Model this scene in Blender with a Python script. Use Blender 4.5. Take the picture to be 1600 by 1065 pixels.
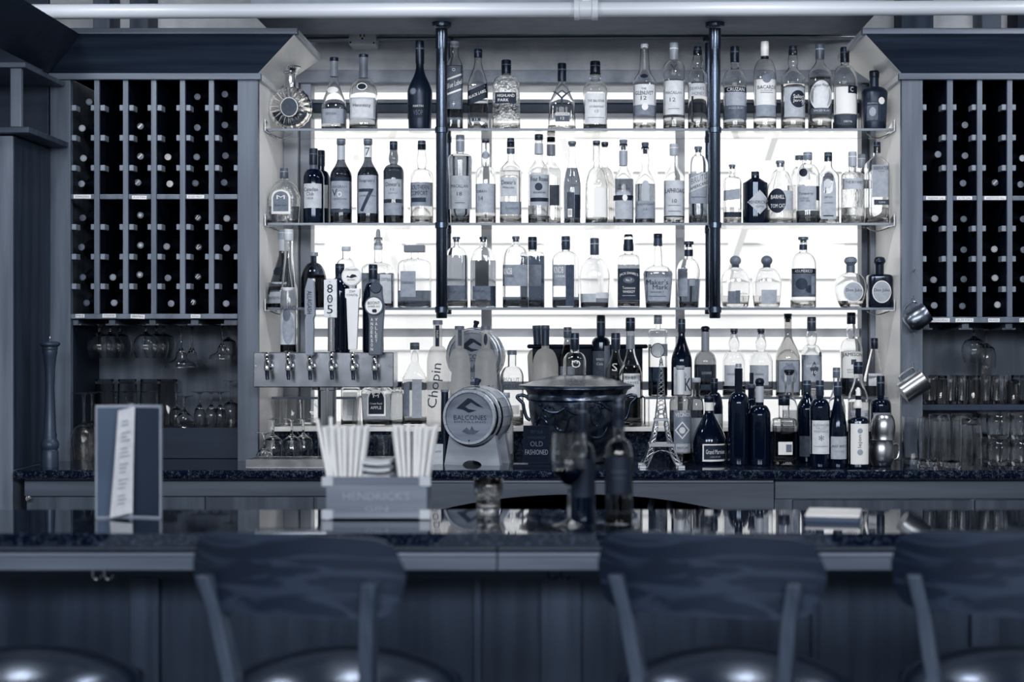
import bpy, math, random
from math import sin, cos, pi, sqrt, radians
for o in list(bpy.data.objects): bpy.data.objects.remove(o, do_unlink=True)
sc = bpy.context.scene
random.seed(7)
# ---------------------------------------------------------------- camera, world, lights, exposure
F = 2500.0; HX = 900.0; HY = 530.0; H = 1.49       # focal length in pixels of the 1600x1065 frame, vanishing point, eye height
cd = bpy.data.cameras.new('camera'); cam = bpy.data.objects.new('camera', cd); sc.collection.objects.link(cam)
cam.location = (0, 0, H); cam.rotation_euler = (pi/2, 0, 0)
cd.sensor_width = 36; cd.lens = F*36/1600
cd.shift_x = -(HX-800)/1600; cd.shift_y = (HY-532.5)/1600
cd.clip_start = .05; cd.clip_end = 100
cd.dof.use_dof = True; cd.dof.focus_distance = 5.5; cd.dof.aperture_fstop = 2.5
sc.camera = cam
w = bpy.data.worlds.new('world'); sc.world = w; w.use_nodes = True
bg = w.node_tree.nodes['Background']; bg.inputs[0].default_value = (.86, .92, 1.0, 1); bg.inputs[1].default_value = .28
def lamp(name, kind, loc, rot, energy, color, **kw):
    l = bpy.data.lights.new(name, kind); l.energy = energy; l.color = color
    for k, v in kw.items(): setattr(l, k, v)
    o = bpy.data.objects.new(name, l); sc.collection.objects.link(o); o.location = loc; o.rotation_euler = rot
    return o
lamp('sun', 'SUN', (0, -6, 9), (radians(38), 0, radians(-12)), 5.3, (1, .975, .93), angle=.9)
for lx in (-1.7, .1, 1.9):
    lamp('ceiling_lamp', 'AREA', (lx, -.8, 2.75), (radians(66), 0, 0), 92, (.95, .97, 1), shape='DISK', size=1.3)
for lx in (-1.6, -.55, .6, 1.7):
    lamp('aisle_fill', 'AREA', (lx, 4.55, 2.75), (radians(12), 0, 0), 8, (.96, .98, 1), shape='DISK', size=.22)  # added spots out of view, to put highlights on glassware and labels
vs = sc.view_settings
vs.view_transform = 'Standard'; vs.look = 'None'; vs.gamma = 1; vs.exposure = 0.0; vs.use_curve_mapping = False
cy = sc.cycles
cy.use_denoising = True; cy.max_bounces = 24; cy.diffuse_bounces = 3; cy.glossy_bounces = 5; cy.transmission_bounces = 24
cy.transparent_max_bounces = 12; cy.sample_clamp_indirect = 4; cy.blur_glossy = .6
# ---------------------------------------------------------------- pixel helpers
def PX(px, D): return (px-HX)/F*D
def PZ(py, D): return H-(py-HY)/F*D
def S(n, D): return n/F*D
# ---------------------------------------------------------------- tones and materials
RAMP = [(0, (4, 16, 38)), (.12, (21, 34, 55)), (.3, (65, 76, 92)), (.5, (119, 126, 138)), (.7, (174, 177, 182)), (.85, (212, 212, 212)), (1, (246, 243, 236))]
def lin(c): c /= 255; return c/12.92 if c <= .04045 else ((c+.055)/1.055)**2.4
def tone(g, k=1.0):
    g = max(0, min(1, g))
    if k == 'lit': t = max(0, min(1, (g-.05)/.45)); k = .6+1.15*t*t*(3-2*t)
    for (g0, c0), (g1, c1) in zip(RAMP, RAMP[1:]):
        if g <= g1:
            t = (g-g0)/(g1-g0); c = [a+(b-a)*t for a, b in zip(c0, c1)]
            return tuple(min(.92, lin(v)*k) for v in c)+(1,)
MC = {}
K = 'lit'
def mat(kind, g=.5, rough=.5, metal=0, **kw):
    key = (kind, round(g, 3), rough, metal, tuple(sorted(kw.items())))
    if key in MC: return MC[key]
    m = bpy.data.materials.new(f'{kind}_{len(MC)}'); m.use_nodes = True
    nt = m.node_tree; N = nt.nodes; L = nt.links; b = N['Principled BSDF']
    b.inputs['IOR'].default_value = kw.get('ior', 1.5); b.inputs['Roughness'].default_value = rough; b.inputs['Metallic'].default_value = metal
    col = tone(g, K if not metal else 1.25)
    if not metal and g < .25: b.inputs['Specular Tint'].default_value = (.68, .8, 1, 1)
    b.inputs['Base Color'].default_value = col
    def noise(scale, detail=3, stretch=None, coord='Object'):
        tc = N.new('ShaderNodeTexCoord'); mp = N.new('ShaderNodeMapping'); n = N.new('ShaderNodeTexNoise')
        if stretch: mp.inputs['Scale'].default_value = stretch
        n.inputs['Scale'].default_value = scale; n.inputs['Detail'].default_value = detail
        L.new(tc.outputs[coord], mp.inputs[0]); L.new(mp.outputs[0], n.inputs['Vector']); return n
    def ramp(src, c0, c1, p0=.35, p1=.65):
        r = N.new('ShaderNodeValToRGB'); r.color_ramp.elements[0].position = p0; r.color_ramp.elements[1].position = p1
        r.color_ramp.elements[0].color = c0; r.color_ramp.elements[1].color = c1
        L.new(src, r.inputs[0]); return r
    def bump(src, st, dist=.002):
        bp = N.new('ShaderNodeBump'); bp.inputs['Strength'].default_value = st; bp.inputs['Distance'].default_value = dist
        L.new(src, bp.inputs['Height']); L.new(bp.outputs[0], b.inputs['Normal'])
    if kind == 'wood':
        ax = kw.get('grain', 'z'); s = {'z': (26, 26, 1.6), 'x': (1.6, 26, 26), 'y': (26, 1.6, 26)}[ax]
        n = noise(1.0, 5, s); v = kw.get('var', .035)
        L.new(ramp(n.outputs[0], tone(g-v, K), tone(g+v, K)).outputs[0], b.inputs['Base Color']); bump(n.outputs[0], .08)
    elif kind == 'figured':                       # plywood with a swirling grain
        n = noise(2.2, 3, (1.2, 1.2, 7)); n.inputs['Distortion'].default_value = 1.6
        mm = N.new('ShaderNodeMath'); mm.operation = 'MULTIPLY'; mm.inputs[1].default_value = 26; L.new(n.outputs[0], mm.inputs[0])
        si = N.new('ShaderNodeMath'); si.operation = 'SINE'; L.new(mm.outputs[0], si.inputs[0])
        L.new(ramp(si.outputs[0], tone(g-.02, K), tone(g+.07, K), -.0, 1).outputs[0], b.inputs['Base Color'])
    elif kind == 'granite':
        n = noise(90, 6); n2 = noise(260, 3)
        mx = N.new('ShaderNodeMath'); mx.operation = 'MULTIPLY'; L.new(n.outputs[0], mx.inputs[0]); L.new(n2.outputs[0], mx.inputs[1])
        L.new(ramp(mx.outputs[0], tone(g-.05, K), tone(g+.22, K), .25, .46).outputs[0], b.inputs['Base Color'])
    elif kind == 'plaster':
        n = noise(9, 8); n2 = noise(38, 5, (1, 1, 3))
        L.new(ramp(n.outputs[0], tone(g-.06, K), tone(g+.05, K), .3, .7).outputs[0], b.inputs['Base Color']); bump(n2.outputs[0], .5, .01)
    elif kind == 'paper':
        n = noise(70, 4); L.new(ramp(n.outputs[0], tone(g-.025, K), tone(g+.02, K)).outputs[0], b.inputs['Base Color'])
    elif kind == 'paint':
        if g < .1: b.inputs['Specular IOR Level'].default_value = .12
        n = noise(14, 4); L.new(ramp(n.outputs[0], tone(g-.018, K), tone(g+.015, K)).outputs[0], b.inputs['Base Color'])
    elif kind == 'leather':
        n = noise(160, 4); bump(n.outputs[0], .12, .001); b.inputs['IOR'].default_value = 1.9; b.inputs['Specular Tint'].default_value = (.5, .68, 1, 1)
    elif kind == 'metal':
        n = noise(20, 4, kw.get('stretch', (1, 1, 14))); rr = N.new('ShaderNodeMapRange'); rr.inputs[3].default_value = max(.02, rough-.07); rr.inputs[4].default_value = rough+.07
        L.new(n.outputs[0], rr.inputs[0]); L.new(rr.outputs[0], b.inputs['Roughness'])
    elif kind == 'hammered':
        n = noise(28, 3); bump(n.outputs[0], .35, .008)
        L.new(ramp(n.outputs[0], tone(g-.1, 1.2), tone(g+.12, 1.2), .4, .62).outputs[0], b.inputs['Base Color'])
    elif kind == 'plastic':
        n = noise(40, 2); rr = N.new('ShaderNodeMapRange'); rr.inputs[3].default_value = rough*.85; rr.inputs[4].default_value = rough*1.15
        L.new(n.outputs[0], rr.inputs[0]); L.new(rr.outputs[0], b.inputs['Roughness'])
    elif kind in ('glass', 'liquid', 'frost', 'etched'):
        b.inputs['Transmission Weight'].default_value = 1 if kind != 'frost' else .8
        b.inputs['IOR'].default_value = 1.33 if kind == 'liquid' else 1.45
        b.inputs['Roughness'].default_value = {'glass': 0, 'liquid': 0, 'frost': .5, 'etched': .06}[kind]
        b.inputs['Base Color'].default_value = tone(g, 1.0 if kind != 'frost' else 1.3) if g < .99 else (.97, .975, .98, 1)
        if kind == 'etched': n = noise(55, 3, (1, 1, .6)); bump(n.outputs[0], .8, .006)
        if kind == 'frost':                            # white frosted glass glowing with the light behind it
            df = N.new('ShaderNodeBsdfDiffuse'); tl = N.new('ShaderNodeBsdfTranslucent'); mx = N.new('ShaderNodeMixShader'); gl = N.new('ShaderNodeBsdfGlossy'); m2 = N.new('ShaderNodeMixShader')
            n = noise(60, 2); c = ramp(n.outputs[0], (.9, .9, .9, 1), (.96, .95, .93, 1)); gl.inputs['Roughness'].default_value = .35
            L.new(c.outputs[0], df.inputs[0]); L.new(c.outputs[0], tl.inputs[0]); mx.inputs[0].default_value = .72; m2.inputs[0].default_value = .05
            L.new(df.outputs[0], mx.inputs[1]); L.new(tl.outputs[0], mx.inputs[2]); L.new(mx.outputs[0], m2.inputs[1]); L.new(gl.outputs[0], m2.inputs[2])
            tp = N.new('ShaderNodeBsdfTransparent'); m3 = N.new('ShaderNodeMixShader'); m3.inputs[0].default_value = kw.get('clear', .6); L.new(m2.outputs[0], m3.inputs[1]); L.new(tp.outputs[0], m3.inputs[2]); L.new(m3.outputs[0], N['Material Output'].inputs[0])
    elif kind == 'pane':
        N.remove(b); t = N.new('ShaderNodeBsdfTransparent'); gl = N.new('ShaderNodeBsdfGlossy'); gl.inputs['Roughness'].default_value = .01
        t.inputs[0].default_value = (.97, .98, .99, 1); fr = N.new('ShaderNodeFresnel'); fr.inputs[0].default_value = 1.45; mx = N.new('ShaderNodeMixShader')
        L.new(fr.outputs[0], mx.inputs[0]); L.new(t.outputs[0], mx.inputs[1]); L.new(gl.outputs[0], mx.inputs[2])
        L.new(mx.outputs[0], N['Material Output'].inputs[0])
    MC[key] = m; return m
def glass(): return mat('glass', 1)
def paper(g): return mat('paper', g, .6)
# ---------------------------------------------------------------- object helpers
COL = sc.collection
def tag(o, label=None, cat=None, group=None, kind=None):
    if label: o['label'] = label
    if cat: o['category'] = cat
    if group: o['group'] = group
    if kind: o['kind'] = kind
    return o
def empty(name, loc, label=None, cat=None, group=None, rz=0):
    o = bpy.data.objects.new(name, None); COL.objects.link(o); o.location = loc; o.rotation_euler = (0, 0, rz); o.empty_display_size = .05
    return tag(o, label, cat, group)
def mesh(name, v, f, m, parent=None, smooth=False, bevel=0, loc=None, rot=None):
    me = bpy.data.meshes.new(name); me.from_pydata(v, [], f); me.validate(); me.update()
    if m: me.materials.append(m)
    if smooth:
        me.polygons.foreach_set('use_smooth', [True]*len(me.polygons))
    o = bpy.data.objects.new(name, me); COL.objects.link(o); o.parent = parent
    if loc: o.location = loc
    if rot: o.rotation_euler = rot
    if smooth and smooth != 'all':
        me.set_sharp_from_angle(angle=radians(38))
    if bevel:
        bv = o.modifiers.new('bevel', 'BEVEL'); bv.width = bevel; bv.segments = 2; bv.limit_method = 'ANGLE'
    return o
def reuse(name, src, parent, loc, rot=(0, 0, 0)):
    o = bpy.data.objects.new(name, src.data); COL.objects.link(o); o.parent = parent; o.location = loc; o.rotation_euler = rot; return o
def copy_tree(o, parent=None):
    c = o.copy(); COL.objects.link(c); c.parent = parent
    for ch in list(o.children): copy_tree(ch, c)
    return c
BF = [(0, 3, 2, 1), (4, 5, 6, 7), (0, 1, 5, 4), (1, 2, 6, 5), (2, 3, 7, 6), (3, 0, 4, 7)]
def boxv(x0, x1, y0, y1, z0, z1):
    return [(x0, y0, z0), (x1, y0, z0), (x1, y1, z0), (x0, y1, z0), (x0, y0, z1), (x1, y0, z1), (x1, y1, z1), (x0, y1, z1)]
def box(name, x0, x1, y0, y1, z0, z1, m, parent=None, bevel=.002, **kw):
    return mesh(name, boxv(x0, x1, y0, y1, z0, z1), BF, m, parent, bevel=bevel, **kw)
def pbox(name, px0, px1, py0, py1, D, depth, m, parent=None, bevel=.002):
    """a box whose front face covers a pixel rectangle of the photograph at distance D"""
    return box(name, PX(px0, D), PX(px1, D), D, D+depth, PZ(py1, D), PZ(py0, D), m, parent, bevel)
def join(parts):
    V = []; Fc = []
    for v, f in parts:
        k = len(V); V += v; Fc += [tuple(i+k for i in q) for q in f]
    return V, Fc
def loft(rings, cap0=True, cap1=True):
    n = len(rings[0]); V = [p for r in rings for p in r]; Fc = []
    for i in range(len(rings)-1):
        a = i*n; b = a+n
        for j in range(n):
            k = (j+1) % n; Fc.append((a+j, a+k, b+k, b+j))
    if cap0: Fc.append(tuple(range(n-1, -1, -1)))
    if cap1: Fc.append(tuple(range((len(rings)-1)*n, len(rings)*n)))
    return V, Fc
def lathe(prof, seg=24, c=(0, 0, 0), cap0=True, cap1=True):
    return loft([[(c[0]+r*cos(2*pi*j/seg), c[1]+r*sin(2*pi*j/seg), c[2]+z) for j in range(seg)] for r, z in prof], cap0, cap1)
def tube(pts, r, seg=8):
    """a round bar along points; r a number or one per point"""
    from mathutils import Vector
    P = [Vector(p) for p in pts]; R = r if isinstance(r, (list, tuple)) else [r]*len(P); rings = []; ref = Vector((0, 0, 1))
    d0 = (P[1]-P[0]).normalized()
    if abs(d0.dot(ref)) > .9: ref = Vector((1, 0, 0))
    for i, p in enumerate(P):
        d = (P[min(i+1, len(P)-1)]-P[max(i-1, 0)]).normalized()
        u = d.cross(ref)
        if u.length < 1e-4: u = d.cross(Vector((0, 1, 0)))
        u.normalize(); v = u.cross(d)
        rings.append([tuple(p+R[i]*(cos(2*pi*j/seg)*u-sin(2*pi*j/seg)*v)) for j in range(seg)])
    V, Fc = loft(rings); return V, Fc
def smooth_pts(P, n=6):
    """Catmull-Rom through the points"""
    out = []; m = len(P)
    for i in range(m-1):
        p0, p1, p2, p3 = P[max(0, i-1)], P[i], P[i+1], P[min(m-1, i+2)]
        for j in range(n):
            t = j/n; out.append(tuple(.5*(2*b+(c-a)*t+(2*a-5*b+4*c-d)*t*t+(3*b-a-3*c+d)*t**3) for a, b, c, d in zip(p0, p1, p2, p3)))
    return out+[tuple(P[-1])]
def bar(p, q, wd, hd=None):
    """a square bar between two points"""
    return tube([p, q], wd*.7071, 4)
# ---------------------------------------------------------------- lettering
TC = {}
def text_geo(s):
    if s in TC: return TC[s]
    cu = bpy.data.curves.new('t', 'FONT'); cu.body = s; cu.size = 1; cu.resolution_u = 2; cu.align_x = 'LEFT'
    ob = bpy.data.objects.new('t', cu)
    me = bpy.data.meshes.new_from_object(ob)
    v = [(a.co.x, a.co.y) for a in me.vertices]; f = [tuple(p.vertices) for p in me.polygons]
    bpy.data.objects.remove(ob); bpy.data.curves.remove(cu); bpy.data.meshes.remove(me)
    x0 = min(a for a, b in v); x1 = max(a for a, b in v); y0 = min(b for a, b in v); y1 = max(b for a, b in v)
    v = [((a-x0)/(x1-x0)-.5, (b-y0)/(y1-y0)-.5) for a, b in v]
    TC[s] = (v, f); return TC[s]
def finer(v, f, wd, ht, lim=.006):
    """cut long triangles so that large letters can follow a curved bottle"""
    v = list(v); tris = []
    for q in f:
        for i in range(1, len(q)-1): tris.append((q[0], q[i], q[i+1]))
    mid = {}; todo = tris; out = []
    while todo:
        t = todo.pop(); E = [(t[0], t[1]), (t[1], t[2]), (t[2], t[0])]
        ln = [((v[a][0]-v[b][0])*wd)**2+((v[a][1]-v[b][1])*ht*.25)**2 for a, b in E]; i = ln.index(max(ln))
        if ln[i] < lim*lim: out.append(t); continue
        a, b = E[i]; c = t[(i+2) % 3]; key = (min(a, b), max(a, b))
        if key not in mid: mid[key] = len(v); v.append(((v[a][0]+v[b][0])/2, (v[a][1]+v[b][1])/2))
        m = mid[key]; todo += [(a, m, c), (m, b, c)]
    return v, out
def lettering(s, cx, cz, wd, ht, fn, m, parent, rot=0, arc=0, slope=0, name='lettering'):
    """text fitted into wd x ht metres about (cx, cz), placed on the surface y = fn(x, z)"""
    v, f = text_geo(s); V = []
    if wd > .03 or ht > .02: v, f = finer(v, f, wd, ht)
    for a, b in v:
        x = a*wd; z = b*ht
        z += arc*(1-4*a*a)*ht+slope*x
        if rot: x, z = x*cos(rot)-z*sin(rot), x*sin(rot)+z*cos(rot)
        x += cx; z += cz; V.append((x, fn(x, z), z))
    return mesh(name, V, f, m, parent)
WORDS = {}
ORD = ['first', 'second', 'third', 'fourth', 'fifth', 'sixth', 'seventh', 'eighth', 'ninth', 'tenth', 'eleventh', 'twelfth', 'thirteenth', 'fourteenth', 'fifteenth', 'sixteenth', 'seventeenth', 'eighteenth', 'nineteenth', 'twentieth', 'twenty-first', 'twenty-second', 'twenty-third', 'twenty-fourth', 'twenty-fifth', 'twenty-sixth', 'twenty-seventh', 'twenty-eighth']
# ---------------------------------------------------------------- the setting
DC = 5.45                                   # face of the wine cabinets
ZC = H-.414; ZB = H-.397                    # back counter top, front bar top
XL = PX(403, DC); XR = PX(1409, DC)         # the two flanks of the window bay
W1 = mat('wood', .33, .45); W1x = mat('wood', .33, .45, grain='x'); WD = mat('wood', .2, .5, grain='x'); WDK = mat('wood', .13, .5, grain='x')
W2 = mat('wood', .36, .45); INT = mat('paint', .02, .8); GR = mat('granite', .1, .08); GRT = mat('granite', .09, .035, ior=2.0)  # INT is near-black: shade inside racks and open cabinet put into colour
WHT = mat('paint', .86, .35); FRM = mat('paint', .62, .4); WALL = mat('plaster', .66, .85)
def struct(o): return tag(o, kind='structure')
struct(box('floor', -3.2, 3.2, -1.5, 6.2, -.1, 0, mat('wood', .16, .4, grain='y'), bevel=0))
struct(box('ceiling', -3.4, 3.4, -1.5, 6.25, 2.92, 3.05, mat('paint', .2, .8), bevel=0))
YW = 6.0
ztop = PZ(133, YW)
struct(box('wall_back', -3.2, 3.2, YW, YW+.18, ztop, 2.92, WALL, bevel=0))
struct(box('wall_back_left', -3.2, XL-.02, YW, YW+.18, 0, ztop, WALL, bevel=0))
struct(box('wall_back_right', XR+.02, 3.2, YW, YW+.18, 0, ztop, WALL, bevel=0))
struct(box('wall_below_window', XL-.02, XR+.02, YW, YW+.18, 0, ZC+.07, WALL, bevel=0))
struct(box('trim_1', XL, XR, YW-.06, YW, ztop, PZ(113, YW), mat('plaster', .5, .7), bevel=.004))
struct(box('ceiling_beam', PX(395, 5.4), PX(1368, 5.4), 5.35, 5.75, H+1.095, 2.92, mat('paint', .42, .6), bevel=.004))
# joists of the ceiling seen above the cabinets
for a, b, g in ((150, 176, .3), (207, 236, .25), (420, 470, .3), (1405, 1455, .22), (1530, 1560, .3), (1585, 1640, .12)):
    struct(box('ceiling_joist', PX(a, 5.9), PX(b, 5.9), 5.86, 6.0, PZ(52, 5.9), 2.92, mat('wood', g, .7), bevel=.003))
# window: posts, transoms, mullions, panes
wn = struct(empty('window_1', (0, 0, 0)))
def fr(name, a, b, c, d, D, dep, m): return pbox(name, a, b, c, d, D, dep, m, wn)
mL = PX(485, 5.95); mR = PX(1347, 5.95)
box('window_post', XL, XL+.052, 5.93, 6.05, ZC+.1, ztop, FRM, wn); box('window_post', XL+.056, mL, 5.96, 6.05, ZC+.1, ztop, mat('paint', .5, .4), wn)
box('window_post', mR+.028, XR, 5.93, 6.05, ZC+.1, ztop, mat('paint', .5, .4), wn); box('window_post', mR, mR+.024, 5.96, 6.05, ZC+.1, ztop, mat('paint', .3, .4), wn)
wx0, wx1 = mL, mR
def rail(n, y0, y1, g, yy=6.0, dep=.05): return box(n, wx0, wx1, yy, yy+dep, PZ(y1, yy), PZ(y0, yy), mat('paint', g, .4), wn)
rail('window_rail', 155, 161, .4); rail('window_rail', 162, 176, .16, 6.01); rail('window_rail', 177, 184, .66)
rail('window_rail', 513, 526, .68); rail('window_rail', 596, 609, .5)
for a, b in ((752, 768), (1056, 1070)): box('window_mullion', PX(a, 6.01), PX(b, 6.01), 6.012, 6.045, ZC+.1, PZ(184, 6.01), mat('paint', .72, .4), wn)
pane = mat('pane')
for a, b in ((485, 752), (768, 1056), (1070, 1347)):
    for c, d in ((184, 513), (526, 596), (609, 668)):
        x0, x1, z0, z1 = PX(a, 6.01), PX(b, 6.01), PZ(d, 6.01), PZ(c, 6.01)
        mesh('window_pane', [(x0, 6.03, z0), (x1, 6.03, z0), (x1, 6.03, z1), (x0, 6.03, z1)], [(0, 1, 2, 3)], pane, wn)
ux0, ux1, uz0, uz1 = wx0, wx1, PZ(155, 6), ztop
mesh('window_pane', [(ux0, 6.03, uz0), (ux1, 6.03, uz0), (ux1, 6.03, uz1), (ux0, 6.03, uz1)], [(0, 1, 2, 3)], pane, wn)
# sill with its granite riser
ZS = PZ(663.5, 5.82)
sl = struct(empty('trim_2', (0, 0, 0)))
box('sill_board', XL, XR, 5.68, 6.1, ZS-.016, ZS, WHT, sl); box('sill_riser', XL, XR, 5.7, 5.95, ZC, ZS-.016, GR, sl)
# the white clapboard building outside
ext = struct(empty('wall_outside', (0, 0, 0)))
EXT = mat('paint', .97, .7); zz = -.6
pl = None
while zz < 4.2:
    if pl is None:
        v = [(-5, 8.3, 0), (5, 8.3, 0), (5, 8.312, .19), (-5, 8.312, .19), (-5, 8.36, 0), (5, 8.36, 0), (5, 8.36, .19), (-5, 8.36, .19)]
        pl = mesh('clapboard', v, BF, EXT, ext, loc=(0, 0, zz))
    else: reuse('clapboard', pl, ext, (0, 0, zz))
    zz += .185
struct(box('ground_outside', -6, 6, 6.2, 12, -.7, -.6, mat('plaster', .9, .9), bevel=0))
sh = struct(empty('stair_outside', (0, 0, 0)))
for (a, b), (c, d) in (((560, 240), (650, 480)), ((880, 200), (960, 480)), ((1120, 470), (1210, 200))):
    v, f = bar((PX(a, 8.1), 8.1, PZ(b, 8.1)), (PX(c, 8.1), 8.1, PZ(d, 8.1)), .05); mesh('brace', v, f, mat('paint', .97, .6), sh)
# ---- wine cabinets
def crown(name, par, x_in, x_out_dir, x_far, zb, zt):
    """flared crown board: along the face from x_far to the bay corner x_in, then returning along the bay flank"""
    s = x_out_dir*.15; th = .022
    yb, yt = DC, DC-.15
    def board(nm, A, B, C, D_, m, off):
        v = [A, B, C, D_]+[tuple(p[i]+off[i] for i in range(3)) for p in (A, B, C, D_)]
        return mesh(nm, v, [(0, 1, 2, 3), (7, 6, 5, 4), (0, 4, 5, 1), (1, 5, 6, 2), (2, 6, 7, 3), (3, 7, 4, 0)], m, par, bevel=.002)
    board('crown_board', (x_far, yb, zb), (x_in, yb, zb), (x_in+s, yt, zt), (x_far, yt, zt), WD, (0, th, th*.6))
    board('crown_return', (x_in, yb, zb), (x_in, 5.8, zb), (x_in+s, 5.8, zt), (x_in+s, yt, zt), mat('paint', .8, .3), (-x_out_dir*th, 0, th*.6))  # return coloured pale for the window light falling on it
    # top fillet and bottom bead, painted paler on the return as if window-lit
    xs = sorted((x_far, x_in+s+x_out_dir*.012))
    box('crown_fillet', xs[0], xs[1], yt-.012, yt+.02, zt, zt+.02, W1x, par)
    xs = sorted((x_in+s-x_out_dir*.02, x_in+s+x_out_dir*.012)); box('crown_fillet', xs[0], xs[1], yt+.02, 5.8, zt, zt+.02, mat('paint', .66, .4), par)
    xs = sorted((x_far, x_in+x_out_dir*.012)); box('crown_bead', xs[0], xs[1], DC-.014, DC+.01, zb-.022, zb, W1x, par)
    xs = sorted((x_in, x_in+x_out_dir*.012)); box('crown_bead', xs[0], xs[1], DC+.01, 5.8, zb-.022, zb, mat('paint', .7, .4), par)
YB = 5.95
# children are given in world coordinates: the empty sits at the base, children get the inverse offset
def at_base(name, loc, label, cat, group=None):
    e = empty(name, loc, label, cat, group); return e
def settle(e):
    for c in e.children:
        c.location = tuple(c.location[i]-e.location[i] for i in range(3))
ztc = PZ(115, DC); zrt = PZ(497, DC)
def rack(e, stiles, cols, pegs, mid, bot, top, flank_left):
    (a0, a1), (b0, b1) = stiles
    z_top = PZ(113, DC)
    pbox('stile', a0, a1, 113, 727, DC, .03, W1, e); 
    pbox('stile', b0, b1, 113, 727, DC-(0 if b1 < 1600 else .001), .03, W1, e)
    xa, xb = PX(a1, DC), PX(b0, DC)
    # carcass
    if b1 < 1600: box('side_panel', PX(b1, DC)-.03, PX(b1, DC), DC+.03, YB, ZC, z_top, WHT, e)
    else: box('side_panel', PX(b1, DC)-.03, PX(b1, DC), DC+.03, YB, ZC, z_top, W2, e)
    if flank_left: box('side_panel', PX(a0, DC), PX(a0, DC)+.03, DC+.03, YB, ZC, z_top, WHT, e)
    else: box('side_panel', PX(a0, DC), PX(a0, DC)+.03, DC+.03, YB, ZC, z_top, W2, e)
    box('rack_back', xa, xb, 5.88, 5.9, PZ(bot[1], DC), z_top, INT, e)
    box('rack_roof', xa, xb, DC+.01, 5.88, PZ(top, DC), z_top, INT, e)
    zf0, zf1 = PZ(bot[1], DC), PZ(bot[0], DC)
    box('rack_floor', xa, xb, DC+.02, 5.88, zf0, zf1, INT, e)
    box('rack_rail', xa, xb, DC, DC+.02, zf0, zf1, W2, e)
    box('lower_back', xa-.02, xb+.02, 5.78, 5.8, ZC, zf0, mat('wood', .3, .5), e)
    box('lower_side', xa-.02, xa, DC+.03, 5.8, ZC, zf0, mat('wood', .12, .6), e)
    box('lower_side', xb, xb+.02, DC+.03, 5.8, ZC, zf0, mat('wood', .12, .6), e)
    edges = []
    for i, (c0, c1) in enumerate(cols):
        if i+1 < len(cols):
            n0 = cols[i+1][0]
            dv = box('divider', PX(c1, DC)+.001, PX(n0, DC)-.001, DC+.012, 5.87, PZ(bot[0], DC), PZ(top, DC), INT, e, 0); box('divider_edge', PX(c1, DC), PX(n0, DC), DC, DC+.012, PZ(bot[0], DC), PZ(top, DC), W2, dv, .001)  # board near-black behind its wood edge, rack shade put into the colour
        # the mid rail between uprights
        box('rack_rail', PX(c0, DC)+.0005, PX(c1, DC)-.0005, DC+.002, DC+.03, PZ(mid[1], DC), PZ(mid[0], DC), W2, e)
    src = None
    for c0, c1 in cols:
        for py in pegs:
            for x in (PX(c0, DC), PX(c1, DC)-S(7, DC)):
                if src is None:
                    src = box('runner', 0, S(7, DC), 0, .05, 0, S(9, DC), mat('wood', .46, .5), e, .0015); src.location = (x, DC+.012, PZ(py+4.5, DC))
                else:
                    o = reuse('runner', src, e, (x, DC+.012, PZ(py+4.5, DC)))
                    bv = o.modifiers.new('bevel', 'BEVEL'); bv.width = .0015; bv.segments = 1
LC = [(110, 147), (155, 192), (200, 236), (244, 281), (289, 326), (334, 371)]
e = at_base('wine_cabinet', (PX(240, DC), DC, ZC), 'tall dark wood wine cabinet left of the lit window bay, standing over stemware', 'cabinet')
rack(e, ((78, 110), (371, 403)), LC, (167.5, 214.5, 261.5, 354, 400.5, 447), (303, 311), (490, 498), 123, False)
crown('c', e, XL, 1, PX(78, DC), ztc, PZ(54, 5.3))
for i, (a, b) in enumerate(((110, 122), (170, 180), (233, 243), (298, 310), (350, 371))):
    pbox('glass_rail', a, b, 499, 508, DC+.03, .3, W1, e, .001); 
    pbox('glass_rail_lip', a-(5 if i else 0), b+(5 if i < 4 else 0), 505.5, 508, DC+.034, .295, W1, e, .0008)
settle(e)
RC = [(1442, 1480), (1489, 1527), (1535, 1574), (1582, 1620), (1628, 1666)]
e = at_base('wine_cabinet', (PX(1550, DC), DC, ZC), 'dark wood wine cabinet right of the window bay with two mugs hung on it', 'cabinet')
rack(e, ((1409, 1442), (1666, 1690)), RC, (166.6, 214, 261.6, 356.5, 404, 451.5), (305.5, 313), (495, 504), 122, True)
crown('c', e, XR, -1, PX(1720, DC), ztc, PZ(54, 5.3))
for i, (a, b) in enumerate(((1442, 1452), (1503, 1514), (1571, 1582), (1640, 1652))):
    pbox('glass_rail', a, b, 505, 514, DC+.03, .3, W1, e, .001)
    pbox('glass_rail_lip', a-(5 if i else 0), b+5, 512, 515, DC+.034, .295, W1, e, .0008)
box('glass_shelf_board', PX(1442, DC), PX(1660, DC), DC+.1, 5.78, PZ(641, DC+.1), PZ(632, DC+.1), mat('wood', .2, .5, grain='x'), e)
settle(e)
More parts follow.
